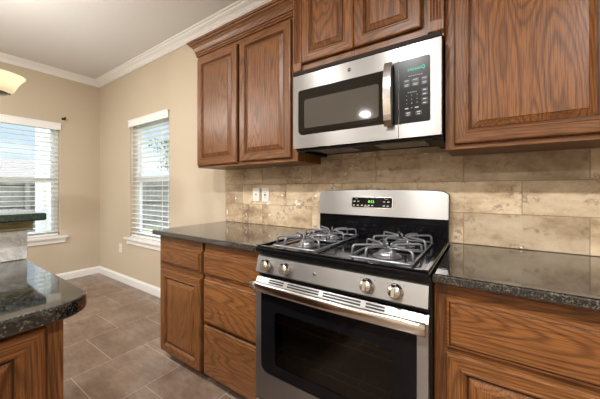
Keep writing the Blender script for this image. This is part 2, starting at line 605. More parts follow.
def thing(name, label, cat, loc=(0, 0, 0), group=None):
    o = bpy.data.objects.new(name, None)
    o.empty_display_size = 0.05
    o.location = loc
    COL.objects.link(o)
    o['label'] = label; o['category'] = cat
    if group: o['group'] = group
    return o

def tag(o, label, cat, group=None):
    o['label'] = label; o['category'] = cat
    if group: o['group'] = group
    return o

def structure(o, kind='structure'):
    o['kind'] = kind
    return o

def rrect(w, h, r, seg=6):
    """rounded rectangle outline, 0..w x 0..h"""
    if not isinstance(r, (list, tuple)): r = [r] * 4
    pts = []
    for (cx, cy, a0, rr) in ((w - r[0], r[0], -90, r[0]), (w - r[1], h - r[1], 0, r[1]), (r[2], h - r[2], 90, r[2]), (r[3], r[3], 180, r[3])):
        if rr < 1e-6:
            pts.append((cx, cy)); continue
        for k in range(seg + 1):
            a = math.radians(a0 + 90 * k / seg)
            pts.append((cx + rr * math.cos(a), cy + rr * math.sin(a)))
    return pts

def text_mesh(name, body, size, mat, parent, loc, rot, align='CENTER', extrude=0.0003, sx=1.0):
    cu = bpy.data.curves.new(name, 'FONT')
    cu.body = body; cu.size = size; cu.extrude = extrude
    cu.align_x = align; cu.align_y = 'CENTER'
    tmp = bpy.data.objects.new(name + '_tmp', cu)
    COL.objects.link(tmp)
    dg = bpy.context.evaluated_depsgraph_get()
    me = bpy.data.meshes.new_from_object(tmp.evaluated_get(dg))
    bpy.data.objects.remove(tmp)
    me.name = name
    me.materials.clear(); me.materials.append(mat)
    ob = bpy.data.objects.new(name, me)
    COL.objects.link(ob)
    ob.parent = parent
    pl = Vector((0, 0, 0)); o = parent
    while o is not None:
        pl += o.location; o = o.parent
    ob.location = Vector(loc) - pl
    ob.rotation_euler = rot
    ob.scale = (sx, 1, 1)
    return ob

# door / drawer fronts ------------------------------------------------
def face_fn(origin, U, V, Nn):
    o = Vector(origin); U = Vector(U); V = Vector(V); Nn = Vector(Nn)
    return lambda u, v, d: tuple(o + U * u + V * v + Nn * d)

def raised_door(parent, origin, w, h, facing='-y', t=0.020, stile=0.056, name='door'):
    """frame-and-raised-panel door; origin = lower left corner of its back, seen from the front"""
    if facing == '-y':
        fn = face_fn(origin, (1, 0, 0), (0, 0, 1), (0, -1, 0)); wh = WX
    else:  # '+x': seen from +x, u runs towards +y
        fn = face_fn(origin, (0, 1, 0), (0, 0, 1), (1, 0, 0)); wh = WY
    d = MB()
    s = stile
    d.rings(fn, w, h, [(0, 0.0), (0, t - 0.007), (0.003, t - 0.002), (0.008, t), (s - 0.012, t), (s - 0.010, t + 0.0022), (s - 0.005, t + 0.0022),
                       (s - 0.001, t - 0.003), (s + 0.004, t - 0.0115), (s + 0.0075, t - 0.0125)], (WZ, wh), cap_front=False, groove=(8, 9))
    do = d.build(name, parent)
    p = MB()
    i0 = s + 0.0085
    p.rings(fn, w, h, [(i0, t - 0.0185), (i0, t - 0.0120), (i0 + 0.023, t - 0.0022), (i0 + 0.0245, t + 0.0006)], (WZ, WZ), groove=(0,))
    p.build('raised_panel', do)
    return do

def drawer_front(parent, origin, w, h, facing='-y', t=0.020, name='drawer'):
    if facing == '-y':
        fn = face_fn(origin, (1, 0, 0), (0, 0, 1), (0, -1, 0)); wh = WX
    else:
        fn = face_fn(origin, (0, 1, 0), (0, 0, 1), (1, 0, 0)); wh = WY
    d = MB()
    d.rings(fn, w, h, [(0, 0.0), (0, t - 0.011), (0.003, t - 0.0075), (0.0095, t - 0.0062), (0.0105, t - 0.0078), (0.0120, t - 0.0070), (0.0145, t - 0.001), (0.019, t)], (wh, wh), groove=(3, 4))
    return d.build(name, parent)

# ================================================================== ROOM
XW, XR, YF, H = -4.068, 3.0, -5.2, 2.743
TH = 0.14
structure(B('floor', None, (XW - TH, XR + TH, YF - TH, TH, -0.12, 0.0, FLOOR)))
structure(B('ceiling', None, (XW - TH, XR + TH, YF - TH, TH, H, H + 0.14, CEIL)))
# back wall with window opening
WB = (-3.160, -2.284, 0.600, 2.055)
wb = MB()
wb.box(XW - TH, WB[0], 0, TH, 0, H, WALL)
wb.box(WB[1], XR + TH, 0, TH, 0, H, WALL)
wb.box(WB[0], WB[1], 0, TH, 0, WB[2], WALL)
wb.box(WB[0], WB[1], 0, TH, WB[3], H, WALL)
structure(wb.build('wall_back'))
# left wall with window opening (y range)
WLw = (-1.335, -0.443, 0.590, 2.055)
wl = MB()
wl.box(XW - TH, XW, YF, WLw[0], 0, H, WALL)
wl.box(XW - TH, XW, WLw[1], 0, 0, H, WALL)
wl.box(XW - TH, XW, WLw[0], WLw[1], 0, WLw[2], WALL)
wl.box(XW - TH, XW, WLw[0], WLw[1], WLw[3], H, WALL)
structure(wl.build('wall_left'))
structure(B('wall_right', None, (XR, XR + TH, YF, 0, 0, H, WALL)))
structure(B('wall_front', None, (XW - TH, XR + TH, YF - TH, YF, 0, H, WALL)))

# crown moulding
CROWN = [(0, 2.664), (0.010, 2.664), (0.010, 2.676), (0.016, 2.680), (0.020, 2.690), (0.034, 2.705), (0.054, 2.716), (0.062, 2.722),
         (0.066, 2.728), (0.080, 2.732), (0.084, 2.7425), (0, 2.7425)]
structure(MB().sweep([(XW + 0.0005, YF), (XW + 0.0005, -0.0005), (XR, -0.0005)], CROWN, TRIM, side=-1).build('trim_1'))
# baseboards
BASEP = [(0, 0.0005), (0.015, 0.0005), (0.015, 0.075), (0.012, 0.083), (0.007, 0.088), (0.005, 0.098), (0, 0.098)]
structure(MB().sweep([(XW + 0.0005, YF), (XW + 0.0005, -0.0005)], BASEP, TRIM, side=-1).build('baseboard_left'))
structure(MB().sweep([(XW + 0.0165, -0.0005), (-1.372, -0.0005)], BASEP, TRIM, side=-1).build('baseboard_back'))

# windows ------------------------------------------------------------
def window(n, a0, a1, z0, z1, fn):
    """fn(u, depth, z) -> xyz; depth measured outward from the inner wall face"""
    def bx(mb, u0, u1, d0, d1, q0, q1, mat, bev=0.0):
        p = [fn(u0, d0, q0), fn(u1, d1, q1)]
        lo = [min(p[0][k], p[1][k]) for k in range(3)]; hi = [max(p[0][k], p[1][k]) for k in range(3)]
        mb.box(lo[0], hi[0], lo[1], hi[1], lo[2], hi[2], mat, bev=bev)
    zm = z0 + (z1 - z0) * 0.492
    f = MB()
    for u0, u1, q0, q1 in ((a0, a0 + 0.035, z0, z1), (a1 - 0.035, a1, z0, z1), (a0 + 0.035, a1 - 0.035, z0, z0 + 0.035), (a0 + 0.035, a1 - 0.035, z1 - 0.035, z1)):
        bx(f, u0, u1, 0.075, 0.135, q0, q1, VINYL, 0.002)
    win = structure(f.build('window_%d' % n))
    for name, q0, q1, d0 in (('upper_sash', zm - 0.015, z1 - 0.035, 0.108), ('lower_sash', z0 + 0.035, zm + 0.030, 0.082)):
        s = MB()
        w = 0.032
        for u0, u1, r0, r1 in ((a0 + 0.036, a0 + 0.036 + w, q0, q1), (a1 - 0.036 - w, a1 - 0.036, q0, q1),
                               (a0 + 0.036 + w, a1 - 0.036 - w, q0, q0 + w + 0.008), (a0 + 0.036 + w, a1 - 0.036 - w, q1 - w - 0.008, q1)):
            bx(s, u0, u1, d0, d0 + 0.022, r0, r1, VINYL, 0.002)
        so = s.build(name, win)
        g = MB()
        bx(g, a0 + 0.036 + w, a1 - 0.036 - w, d0 + 0.009, d0 + 0.013, q0 + w + 0.008, q1 - w - 0.008, PANE)
        g.build('glass_pane', so)
    st = MB()
    bx(st, a0 - 0.075, a1 + 0.075, -0.045, -0.0005, z0 - 0.026, z0 - 0.0005, TRIM, 0.004)
    bx(st, a0 + 0.001, a1 - 0.001, -0.001, 0.074, z0 + 0.0005, z0 + 0.008, TRIM)
    st.build('sill', win)
    ap = MB()
    bx(ap, a0 - 0.055, a1 + 0.055, -0.018, -0.0005, z0 - 0.086, z0 - 0.0265, TRIM, 0.004)
    bx(ap, a0 - 0.060, a1 + 0.060, -0.026, -0.0185, z0 - 0.045, z0 - 0.0265, TRIM, 0.003)
    ap.build('apron', win)
    return bx

def blind(bx, a0, a1, z0, z1, fn, label, tilt, wand_at):
    base = fn((a0 + a1) / 2, 0.0, z0)
    t = thing('window_blind', label, 'blind', base, 'white slatted window blinds')
    hr = MB()
    bx(hr, a0 + 0.004, a1 - 0.004, 0.016, 0.060, z1 - 0.05, z1 - 0.003, BLIND)
    hr.build('headrail', t)
    va = MB()
    bx(va, a0 - 0.004, a1 + 0.004, -0.020, -0.010, z1 - 0.085, z1 + 0.004, BLIND, 0.003)
    bx(va, a0 - 0.004, a1 + 0.004, -0.024, -0.0205, z1 - 0.012, z1 + 0.004, BLIND, 0.001)
    bx(va, a0 - 0.004, a1 + 0.004, -0.0225, -0.0205, z1 - 0.085, z1 - 0.073, BLIND, 0.0008)
    va.build('valance', t)
    sl = MB()
    pitch = 0.0575
    top, bot = z1 - 0.085, z0 + 0.05
    n = int((top - bot) / pitch)
    ca, sa = math.cos(tilt), math.sin(tilt)
    hw = 0.0305
    for k in range(n + 1):
        zc = bot + k * pitch + 0.01
        prof = []
        for s in (-1, -0.5, 0, 0.5, 1):
            prof.append((s * hw, 0.0035 * (1 - s * s)))
        prof2 = [(p, q + 0.0028) for p, q in prof][::-1]
        pts = prof + prof2
        v = []
        for u in (a0 + 0.012, a1 - 0.012):
            for p, q in pts:
                v.append(fn(u, 0.038 + p * ca - q * sa, zc + p * sa + q * ca))
        m = len(pts)
        sl.faces(v, [(i, (i + 1) % m, m + (i + 1) % m, m + i) for i in range(m)] + [tuple(range(m))[::-1], tuple(range(m, 2 * m))], BLIND)
    sl.build('slats', t)
    br = MB()
    bx(br, a0 + 0.012, a1 - 0.012, 0.012, 0.062, z0 + 0.012, z0 + 0.034, BLIND, 0.004)
    br.build('bottom_rail', t)
    for u in (a0 + 0.14, a1 - 0.14):
        la = MB()
        for d in (0.0045, 0.0715):
            bx(la, u - 0.0035, u + 0.0035, d - 0.0006, d + 0.0006, z0 + 0.02, z1 - 0.05, BLIND)
        la.build('ladder_tape', t)
    wd = MB()
    wd.tube([fn(wand_at, 0.000, z1 - 0.07), fn(wand_at, -0.001, z1 - 0.80)], 0.004, WHITE_PLASTIC, 8)
    wd.build('tilt_wand', t)

fn_b = lambda u, d, z: (u, d, z)
fn_l = lambda u, d, z: (XW - d, u, z)
bx1 = window(1, WB[0], WB[1], WB[2], WB[3], fn_b)
bx2 = window(2, WLw[0], WLw[1], WLw[2], WLw[3], fn_l)
blind(bx1, WB[0], WB[1], WB[2], WB[3], fn_b, 'white slatted blind in the window nearer the cabinets', math.radians(-4), WB[0] + 0.06)
blind(bx2, WLw[0], WLw[1], WLw[2], WLw[3], fn_l, 'white slatted blind in the window behind the bar ledge', math.radians(-4), WLw[0] + 0.06)

# ================================================================== BACKSPLASH
def backsplash():
    mb = MB()
    T = 0.460; g = 0.0028; z0 = 0.916; Hh = 0.1612
    x0, x1, ztop = -1.376, 1.90, 1.432
    y1, y0 = -0.0005, -0.012
    c = 0.0015
    joints = [0.900, 0.676, 0.900, 0.676]
    for r in range(4):
        za = z0 + r * Hh; zb = min(za + Hh - g, ztop)
        j = joints[r] - 10 * T
        while j < x1:
            a, b = max(j + g / 2, x0), min(j + T - g / 2, x1)
            j += T
            if b - a < 0.01: continue
            # each tile its own island: front face with chamfered edge
            v = [(a, y1, za), (b, y1, za), (b, y1, zb), (a, y1, zb),
                 (a, y0 + c, za), (b, y0 + c, za), (b, y0 + c, zb), (a, y0 + c, zb),
                 (a + c, y0, za + c), (b - c, y0, za + c), (b - c, y0, zb - c), (a + c, y0, zb - c)]
            f = [(0, 1, 2, 3), (8, 11, 10, 9)]
            for k in range(4):
                k2 = (k + 1) % 4
                f += [(k, k2, 4 + k2, 4 + k), (4 + k, 4 + k2, 8 + k2, 8 + k)]
            mb.faces(v, f, TRAV)
    mb.box(x0 + 0.001, x1 - 0.001, -0.0100, -0.0006, z0 + 0.001, ztop - 0.001, GROUT)
    return structure(mb.build('backsplash'))
backsplash()

# ================================================================== BASE CABINETS
CB = -0.605          # face-frame front of the base cabinets
DT = 0.8835           # top of base cabinets
def base_body(t, x0, x1, stiles, rails, end_left=False):
    """carcass, toe kick and face frame"""
    b = MB()
    b.box(x0, x1, CB + 0.020, -0.0135, 0.10, DT, WZ)
    b.build('carcass', t)
    f = MB()
    for a, c in stiles:
        f.box(a, c, CB, CB + 0.0195, 0.10, DT - 0.001, WZ)
    for (a, c, q0, q1) in rails:
        f.box(a, c, CB + 0.0005, CB + 0.0195, q0, q1, WX)
    f.build('face_frame', t)
    k = MB()
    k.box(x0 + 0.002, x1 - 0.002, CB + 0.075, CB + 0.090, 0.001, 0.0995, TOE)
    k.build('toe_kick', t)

XL = -1.365; XM = -0.884; XK = -0.3835
t = thing('base_cabinet', 'brown oak base cabinet with one drawer over one door, at the window end', 'cabinet', ((XL + XM) / 2, -0.31, 0.0))
base_body(t, XL, XM - 0.010, [(XL, XL + 0.045), (XM - 0.038, XM - 0.010)], [(XL + 0.045, XM - 0.038, 0.10, 0.135), (XL + 0.045, XM - 0.038, 0.635, 0.700), (XL + 0.045, XM - 0.038, 0.812, DT - 0.001)])
drawer_front(t, (-1.331, CB - 0.0005, 0.690), 0.437, 0.128)
raised_door(t, (-1.331, CB - 0.0005, 0.092), 0.437, 0.562)
t = thing('drawer_cabinet', 'brown oak base cabinet of three stacked drawers, left of the stainless range', 'cabinet', ((XM + XK) / 2, -0.31, 0.0))
base_body(t, XM + 0.015, XK, [(XM + 0.015, XM + 0.03), (XK - 0.03, XK)], [(XM + 0.03, XK - 0.03, 0.10, 0.135), (XM + 0.03, XK - 0.03, 0.40, 0.43), (XM + 0.03, XK - 0.03, 0.64, 0.70), (XM + 0.03, XK - 0.03, 0.812, DT - 0.001)])
drawer_front(t, (-0.866, CB - 0.0005, 0.688), 0.468, 0.132)
drawer_front(t, (-0.866, CB - 0.0005, 0.402), 0.468, 0.256)
drawer_front(t, (-0.866, CB - 0.0005, 0.092), 0.468, 0.292)

XQ, XE = 0.3845, 1.890
t = thing('base_cabinet', 'brown oak base cabinet with wide drawer over raised-panel door, right of the range', 'cabinet', ((XQ + XE) / 2, -0.31, 0.0))
base_body(t, XQ, XE, [(XQ, XQ + 0.040), (0.935, 0.965), (1.46, 1.49), (XE - 0.04, XE)],
          [(a, c, q0, q1) for a, c in ((XQ + 0.040, 0.935), (0.965, 1.46), (1.49, XE - 0.04)) for q0, q1 in ((0.10, 0.135), (0.645, 0.70), (0.825, DT - 0.001))])
for x, w in ((0.421, 0.522), (0.957, 0.50), (1.471, 0.405)):
    drawer_front(t, (x, CB - 0.0005, 0.668), w, 0.163)
    raised_door(t, (x, CB - 0.0005, 0.092), w, 0.560)

# countertops
def slab(name, outline, z0, z1, mat, bev=0.006):
    mb = MB()
    mb.prism(outline, lambda u, v, d: (u, v, d), z0, z1, mat)
    bmesh.ops.remove_doubles(mb.bm, verts=mb.bm.verts[:], dist=1e-6)
    es = [e for e in mb.bm.edges if len(e.link_faces) == 2 and abs(e.verts[0].co.z - e.verts[1].co.z) < 1e-6]
    bmesh.ops.bevel(mb.bm, geom=es, offset=bev, segments=3, profile=0.5, affect='EDGES')
    for f in mb.bm.faces:
        f.material_index = 0
    return mb.build(name)
o = slab('countertop', [(-1.389, -0.650), (XK, -0.650), (XK, -0.0125), (-1.389, -0.0125)], 0.8845, 0.9145, GRANITE)
tag(o, 'dark granite countertop over the drawers, between window and range', 'countertop')
o = slab('countertop', [(XQ, -0.650), (1.905, -0.650), (1.905, -0.0125), (XQ, -0.0125)], 0.8845, 0.9145, GRANITE)
tag(o, 'dark granite countertop to the right of the range', 'countertop')

# ================================================================== UPPER CABINETS
UC = -0.292
def upper_body(t, x0, x1, z0, z1, y0, stiles, rail_b, rail_t, slot=None):
    b = MB()
    if slot:   # open gap between the two doors shows the dark inside
        b.box(x0, slot[0], y0 + 0.020, -0.0135, z0, z1, WZ)
        b.box(slot[1], x1, y0 + 0.020, -0.0135, z0, z1, WZ)
        b.box(slot[0], slot[1], y0 + 0.020, -0.0135, z0, z0 + 0.02, WZ)
        b.box(slot[0], slot[1], y0 + 0.020, -0.0135, z1 - 0.02, z1, WZ)
        b.box(slot[0], slot[1], -0.0235, -0.0135, z0 + 0.02, z1 - 0.02, WZ)
    else:
        b.box(x0, x1, y0 + 0.020, -0.0135, z0, z1, WZ)
    b.build('carcass', t)
    f = MB()
    for a, c in stiles:
        f.box(a, c, y0, y0 + 0.0195, z0, z1, WZ)
    for (a, c), (a2, c2) in zip(stiles[:-1], stiles[1:]):
        f.box(c, a2, y0 + 0.0005, y0 + 0.0195, z0, z0 + rail_b, WX)
        f.box(c, a2, y0 + 0.0005, y0 + 0.0195, z1 - rail_t, z1, WX)
    f.build('face_frame', t)

def cab_crown(t, x0, x1, y0, z, left=True, right=False):
    prof = [(0.0, z - 0.030), (0.007, z - 0.030), (0.010, z - 0.026), (0.010, z - 0.019), (0.006, z - 0.0165), (0.012, z - 0.014), (0.015, z - 0.009), (0.014, z - 0.003),
            (0.010, z - 0.001), (0.017, z + 0.002), (0.020, z + 0.012), (0.028, z + 0.030), (0.040, z + 0.046), (0.050, z + 0.054), (0.052, z + 0.060), (0.060, z + 0.064),
            (0.062, z + 0.078), (0.0, z + 0.078)]
    path = []; mats = []
    if left:
        path.append((x0 - 0.0005, -0.0135)); mats.append(WY)
    path += [(x0 - 0.0005, y0 - 0.0005), (x1, y0 - 0.0005)]; mats.append(WX)
    if right:
        path.append((x1, -0.0135)); mats.append(WY)
    MB().sweep(path, prof, WX, side=-1, mat_of=mats).build('crown_moulding', t)

UX0, UX1 = -1.374, -0.4035
t = thing('wall_cabinet', 'two-door oak wall cabinet with crown moulding, nearest the windows', 'cabinet', ((UX0 + UX1) / 2, -0.15, 1.368))
upper_body(t, UX0, UX1, 1.368, 2.300, UC, [(UX0, UX0 + 0.04), (UX1 - 0.045, UX1)], 0.022, 0.075, slot=(-0.925, -0.884))
raised_door(t, (-1.362, UC - 0.0005, 1.384), 0.446, 0.840)
raised_door(t, (-0.890, UC - 0.0005, 1.390), 0.443, 0.845)
cab_crown(t, UX0, UX1 - 0.002, UC, 2.283, True, False)

# cabinet over the microwave, stepped forward, with fluted pilasters
MY = -0.330
t = thing('wall_cabinet', 'short oak wall cabinet with fluted pilasters directly above the microwave', 'cabinet', (0.0, -0.17, 1.862))
upper_body(t, -0.395, 0.3835, 1.862, 2.44, MY, [(-0.395, -0.345), (-0.045, -0.005), (0.325, 0.3835)], 0.055, 0.06)
raised_door(t, (-0.344, MY - 0.0005, 1.918), 0.318, 0.478)
raised_door(t, (-0.024, MY - 0.0005, 1.918), 0.318, 0.478)
for xa, xb in ((-0.402, -0.348), (0.3225, 0.384)):
    p = MB()
    w = xb - xa
    zb, zt = 1.930, 2.438
    pts = [(0, 0), (0, 0.014)]
    nf = 4
    m0 = 0.007
    fw = (w - 2 * m0) / nf
    for k in range(nf):
        a = m0 + k * fw
        pts += [(a + fw * 0.12, 0.014), (a + fw * 0.25, 0.0095), (a + fw * 0.5, 0.0075), (a + fw * 0.75, 0.0095), (a + fw * 0.88, 0.014)]
    pts += [(w, 0.014), (w, 0)]
    p.prism(pts, lambda u, v, d: (xa + u, MY - 0.0005 - v, d), zb, zt, WZ)
    # plain block under the flutes with a chamfered foot
    p.prism([(0, 1.872), (0.014, 1.886), (0.014, 1.9295), (0, 1.9295)], lambda u, v, d: (d, MY - 0.0005 - u, v), xa, xb, WZ)
    p.build('pilaster', t)
cab_crown(t, -0.402, 0.3835, MY - 0.015, 2.445, True, True)

RX0, RX1 = 0.3865, 1.890
t = thing('wall_cabinet', 'tall oak wall cabinet to the right of the microwave, above the right countertop', 'cabinet', ((RX0 + RX1) / 2, -0.15, 1.370))
upper_body(t, RX0, RX1, 1.370, 2.300, UC, [(RX0, RX0 + 0.042), (0.905, 0.945), (1.41, 1.45), (RX1 - 0.04, RX1)], 0.045, 0.06)
for x, w in ((0.4205, 0.497), (0.933, 0.49), (1.438, 0.42)):
    raised_door(t, (x, UC - 0.0005, 1.390), w, 0.862)
cab_crown(t, RX0 + 0.001, RX1, UC, 2.283, False, True)

# ================================================================== MICROWAVE
MF = -0.376
MX0, MX1, MZ0, MZ1 = -0.380, 0.380, 1.427, 1.838
t = thing('microwave', 'stainless over-the-range microwave with black window, mounted under the short wall cabinet', 'microwave', (0, -0.19, MZ0))
b = MB()
b.box(MX0 + 0.001, MX1 - 0.001, -0.345, -0.0135, MZ0 + 0.002, MZ1 + 0.020, BLACKM, bev=0.003)
b.build('body', t)
b = MB()
b.box(MX0, MX1, MF - 0.004, -0.3455, MZ1 + 0.001, MZ1 + 0.0225, TOE, bev=0.003)
b.build('top_vent', t)
# door: stainless panel with rounded window cut, as a frame
xs = 0.2055   # seam between door and control side
fnm = lambda u, v, d: (u, MF + d, v)
def frame_panel(mb, x0, x1, z0, z1, hx0, hx1, hz0, hz1, r, d0, d1, mat, fnf):
    """flat panel with a rounded rectangular hole"""
    seg = 6
    inner = [(hx0 + u, hz0 + v) for u, v in rrect(hx1 - hx0, hz1 - hz0, r, seg)]
    outer = []
    # project each inner point to the outer rectangle by its corner/side
    n = len(inner)
    for k, (u, v) in enumerate(inner):
        q = k // (seg + 1)
        i = k % (seg + 1)
        cx, cz = ((x1, z0), (x1, z1), (x0, z1), (x0, z0))[q]
        horiz_first = q in (1, 3)
        mid = seg / 2
        if i == mid: outer.append((cx, cz))
        elif (i < mid) == (q in (0, 2)):
            outer.append((u, cz))
        else:
            outer.append((cx, v))
    for dd in (d0, d1):
        v = [fnf(u, w, dd) for u, w in inner] + [fnf(u, w, dd) for u, w in outer]
        mb.faces(v, [(k, (k + 1) % n, n + (k + 1) % n, n + k) for k in range(n)], mat)
    v = [fnf(u, w, d0) for u, w in inner] + [fnf(u, w, d1) for u, w in inner]
    mb.faces(v, [(k, (k + 1) % n, n + (k + 1) % n, n + k) for k in range(n)], mat)
    v = [fnf(u, w, d0) for u, w in outer] + [fnf(u, w, d1) for u, w in outer]
    mb.faces(v, [(k, (k + 1) % n, n + (k + 1) % n, n + k) for k in range(n)], mat)
    bmesh.ops.remove_doubles(mb.bm, verts=mb.bm.verts[:], dist=1e-6)
d = MB()
frame_panel(d, MX0, xs - 0.001, MZ0, MZ1, -0.345, 0.150, 1.500, 1.752, [0.004, 0.004, 0.012, 0.03], 0.0, 0.030, STEEL, fnm)
door = d.build('door', t)
g = MB()
g.prism([(-0.3445 + u, 1.5005 + v) for u, v in rrect(0.494, 0.251, [0.004, 0.004, 0.012, 0.03])], fnm, 0.002, 0.020, MWGLASS)
g.build('window_glass', door)
g = MB()
g.prism([(-0.305 + u, 1.536 + v) for u, v in rrect(0.420, 0.160, [0.014, 0.014, 0.014, 0.014])], fnm, 0.0005, 0.0018, MWSCREEN)
g.build('viewing_screen', door)
g = MB()
g.prism([(0.180 + u, 1.4905 + v) for u, v in rrect(0.0242, 0.284, [0.0005, 0.0005, 0.004, 0.004])], fnm, -0.0012, -0.0002, BLACKP)
g.build('edge_strip', door)
# round badge
bd = MB()
bd.lathe([(0.0001, 0.0), (0.0095, 0.0), (0.0098, 0.0012), (0.0085, 0.002), (0.0001, 0.002)], (-0.035, MF - 0.0005, 1.798), (0, -1, 0), BLACKP, 28)
bo = bd.build('badge', door)
rg = MB()
rg.tube([(-0.035 + 0.0082 * math.cos(a * PI / 12), MF - 0.0027, 1.798 + 0.0082 * math.sin(a * PI / 12)) for a in range(24)], 0.0008, CHROME, 6, True)
rg.build('badge_rim', bo)
text_mesh('emblem', 'GE', 0.0095, CHROME, bo, (-0.035, MF - 0.0028, 1.798), (PI / 2, 0, 0))
# control side
c = MB()
frame_panel(c, xs + 0.001, MX1, MZ0, MZ1, 0.207, 0.338, 1.490, 1.775, [0.008, 0.012, 0.0005, 0.0005], 0.0, 0.030, STEEL, fnm)
cs = c.build('control_surround', t)
c = MB()
c.prism([(0.2075 + u, 1.4905 + v) for u, v in rrect(0.130, 0.284, [0.008, 0.012, 0.0005, 0.0005])], fnm, 0.0005, 0.020, BLACKP)
cp = c.build('control_panel', t)
text_mesh('display_text', 'coosenQ', 0.0205, TEAL_LED, cp, (0.281, MF - 0.0001, 1.728), (PI / 2, 0, 0), sx=0.95)
k = MB()
def key(x, z, w, h):
    k.prism([(x - w / 2 + u, z - h / 2 + v) for u, v in rrect(w, h, 0.003, 3)], fnm, -0.0006, 0.0004, KEYM)
def mark(x, z, w, h):
    k.prism([(x - w / 2, z - h / 2), (x + w / 2, z - h / 2), (x + w / 2, z + h / 2), (x - w / 2, z + h / 2)], fnm, -0.0009, -0.0005, PRINT)
for row, zz in ((0, 1.678), (1, 1.660)):
    for cx, ww in ((0.241, 0.026), (0.277, 0.030), (0.314, 0.024)):
        key(cx, zz, ww, 0.015)
        mark(cx, zz + 0.002, ww * 0.62, 0.0022); 
        if row: mark(cx, zz - 0.004, ww * 0.5, 0.002)
for cx in range(7): mark(0.252 + cx * 0.0085, 1.698, 0.006, 0.0024)
for zz in (1.628, 1.610, 1.588, 1.571):
    key(0.315, zz, 0.025, 0.013); mark(0.315, zz, 0.012, 0.004)
for cx in range(5): mark(0.248 + cx * 0.008, 1.626, 0.0055, 0.002)
for cx in (0.247, 0.291):
    key(cx, 1.532, 0.026, 0.020); mark(cx, 1.536, 0.014, 0.004); mark(cx, 1.527, 0.010, 0.003)
for cx in (0.241, 0.283):
    mark(cx, 1.556, 0.015, 0.005)
k.build('keypad', cp)
for r_, row in enumerate(('123', '456', '789')):
    for c_, ch in enumerate(row):
        text_mesh('key_digit', ch, 0.0085, PRINT, cp, (0.241 + c_ * 0.0215, MF - 0.0006, 1.612 - r_ * 0.0175), (PI / 2, 0, 0))
text_mesh('key_digit', '0', 0.0085, PRINT, cp, (0.2625, MF - 0.0006, 1.557), (PI / 2, 0, 0))
# handle: bowed flat bar
hb = MB()
path = []
zz0, zz1 = 1.484, 1.772
for i in range(13):
    f_ = i / 12
    path.append((zz0 + (zz1 - zz0) * f_, 0.016 + 0.026 * math.sin(PI * f_) ** 0.6))
outer = [(z, d_ + 0.010) for z, d_ in path]
pts = path + outer[::-1]
hx = 0.166
hb.prism(pts, lambda u, v, dd: (hx + dd, MF - v, u), -0.017, 0.017, CHROME, smooth=False)
hb.box(hx - 0.008, hx + 0.008, MF - 0.024, MF - 0.0005, zz0 + 0.002, zz0 + 0.018, CHROME)
hb.box(hx - 0.008, hx + 0.008, MF - 0.024, MF - 0.0005, zz1 - 0.018, zz1 - 0.002, CHROME)
hb.build('handle', t)
# underside: grease filters and lamp lens, sloped front lip
u = MB()
u.box(-0.30, -0.06, -0.29, -0.12, MZ0 - 0.006, MZ0 + 0.001, GRATE, bev=0.002)
u.build('grease_filter', t)
u = MB()
u.box(0.06, 0.30, -0.29, -0.12, MZ0 - 0.006, MZ0 + 0.001, GRATE, bev=0.002)
u.build('grease_filter', t)
u = MB()
u.prism([(-0.345, MZ0 + 0.001), (-0.345, MZ0 - 0.010), (-0.325, MZ0 - 0.016), (-0.05, MZ0 - 0.016), (-0.03, MZ0 + 0.001)], lambda a, b_, d_: (d_, a, b_), -0.378, -0.340, BLACKM)
u.prism([(-0.345, MZ0 + 0.001), (-0.345, MZ0 - 0.010), (-0.325, MZ0 - 0.016), (-0.05, MZ0 - 0.016), (-0.03, MZ0 + 0.001)], lambda a, b_, d_: (d_, a, b_), 0.340, 0.378, BLACKM)
u.prism([(-0.345, MZ0 + 0.001), (-0.345, MZ0 - 0.010), (-0.325, MZ0 - 0.012), (-0.310, MZ0 + 0.001)], lambda a, b_, d_: (d_, a, b_), -0.3395, 0.3395, BLACKM)
u.build('underside_frame', t)

# ================================================================== RANGE
GX = 0.3805
t = thing('gas_range', 'freestanding stainless gas range with black cooktop between the granite countertops', 'range', (0, -0.35, 0))
b = MB()
b.box(-GX, GX, -0.655, -0.550, 0.03, 0.205, BLACKM)
b.box(-GX, GX, -0.550, -0.025, 0.03, 0.900, BLACKM)
b.box(-GX, -GX + 0.055, -0.655, -0.5505, 0.2055, 0.900, BLACKM)
b.box(GX - 0.055, GX, -0.655, -0.5505, 0.2055, 0.900, BLACKM)
b.box(-GX + 0.056, GX - 0.056, -0.655, -0.5505, 0.735, 0.900, BLACKM)
for x in (-0.34, 0.34):
    for y in (-0.60, -0.08):
        b.lathe([(0.018, 0.001), (0.018, 0.006), (0.010, 0.008), (0.010, 0.03)], (x, y, 0), (0, 0, 1), BLACKP, 14)
b.build('body', t)
B('oven_cavity', t, (-0.322, 0.322, -0.5545, -0.5505, 0.23, 0.73, CAVITY))
# racks seen through smoked glass
r = MB()
for zz in (0.42, 0.57):
    for k_ in range(11):
        xx = -0.29 + 0.058 * k_
        r.tube([(xx, -0.645, zz), (xx, -0.556, zz)], 0.0022, RACKM, 6)
    r.tube([(-0.31, -0.645, zz), (0.31, -0.645, zz)], 0.003, RACKM, 6)
    r.tube([(-0.31, -0.600, zz), (0.31, -0.600, zz)], 0.003, RACKM, 6)
r.build('oven_rack', t)
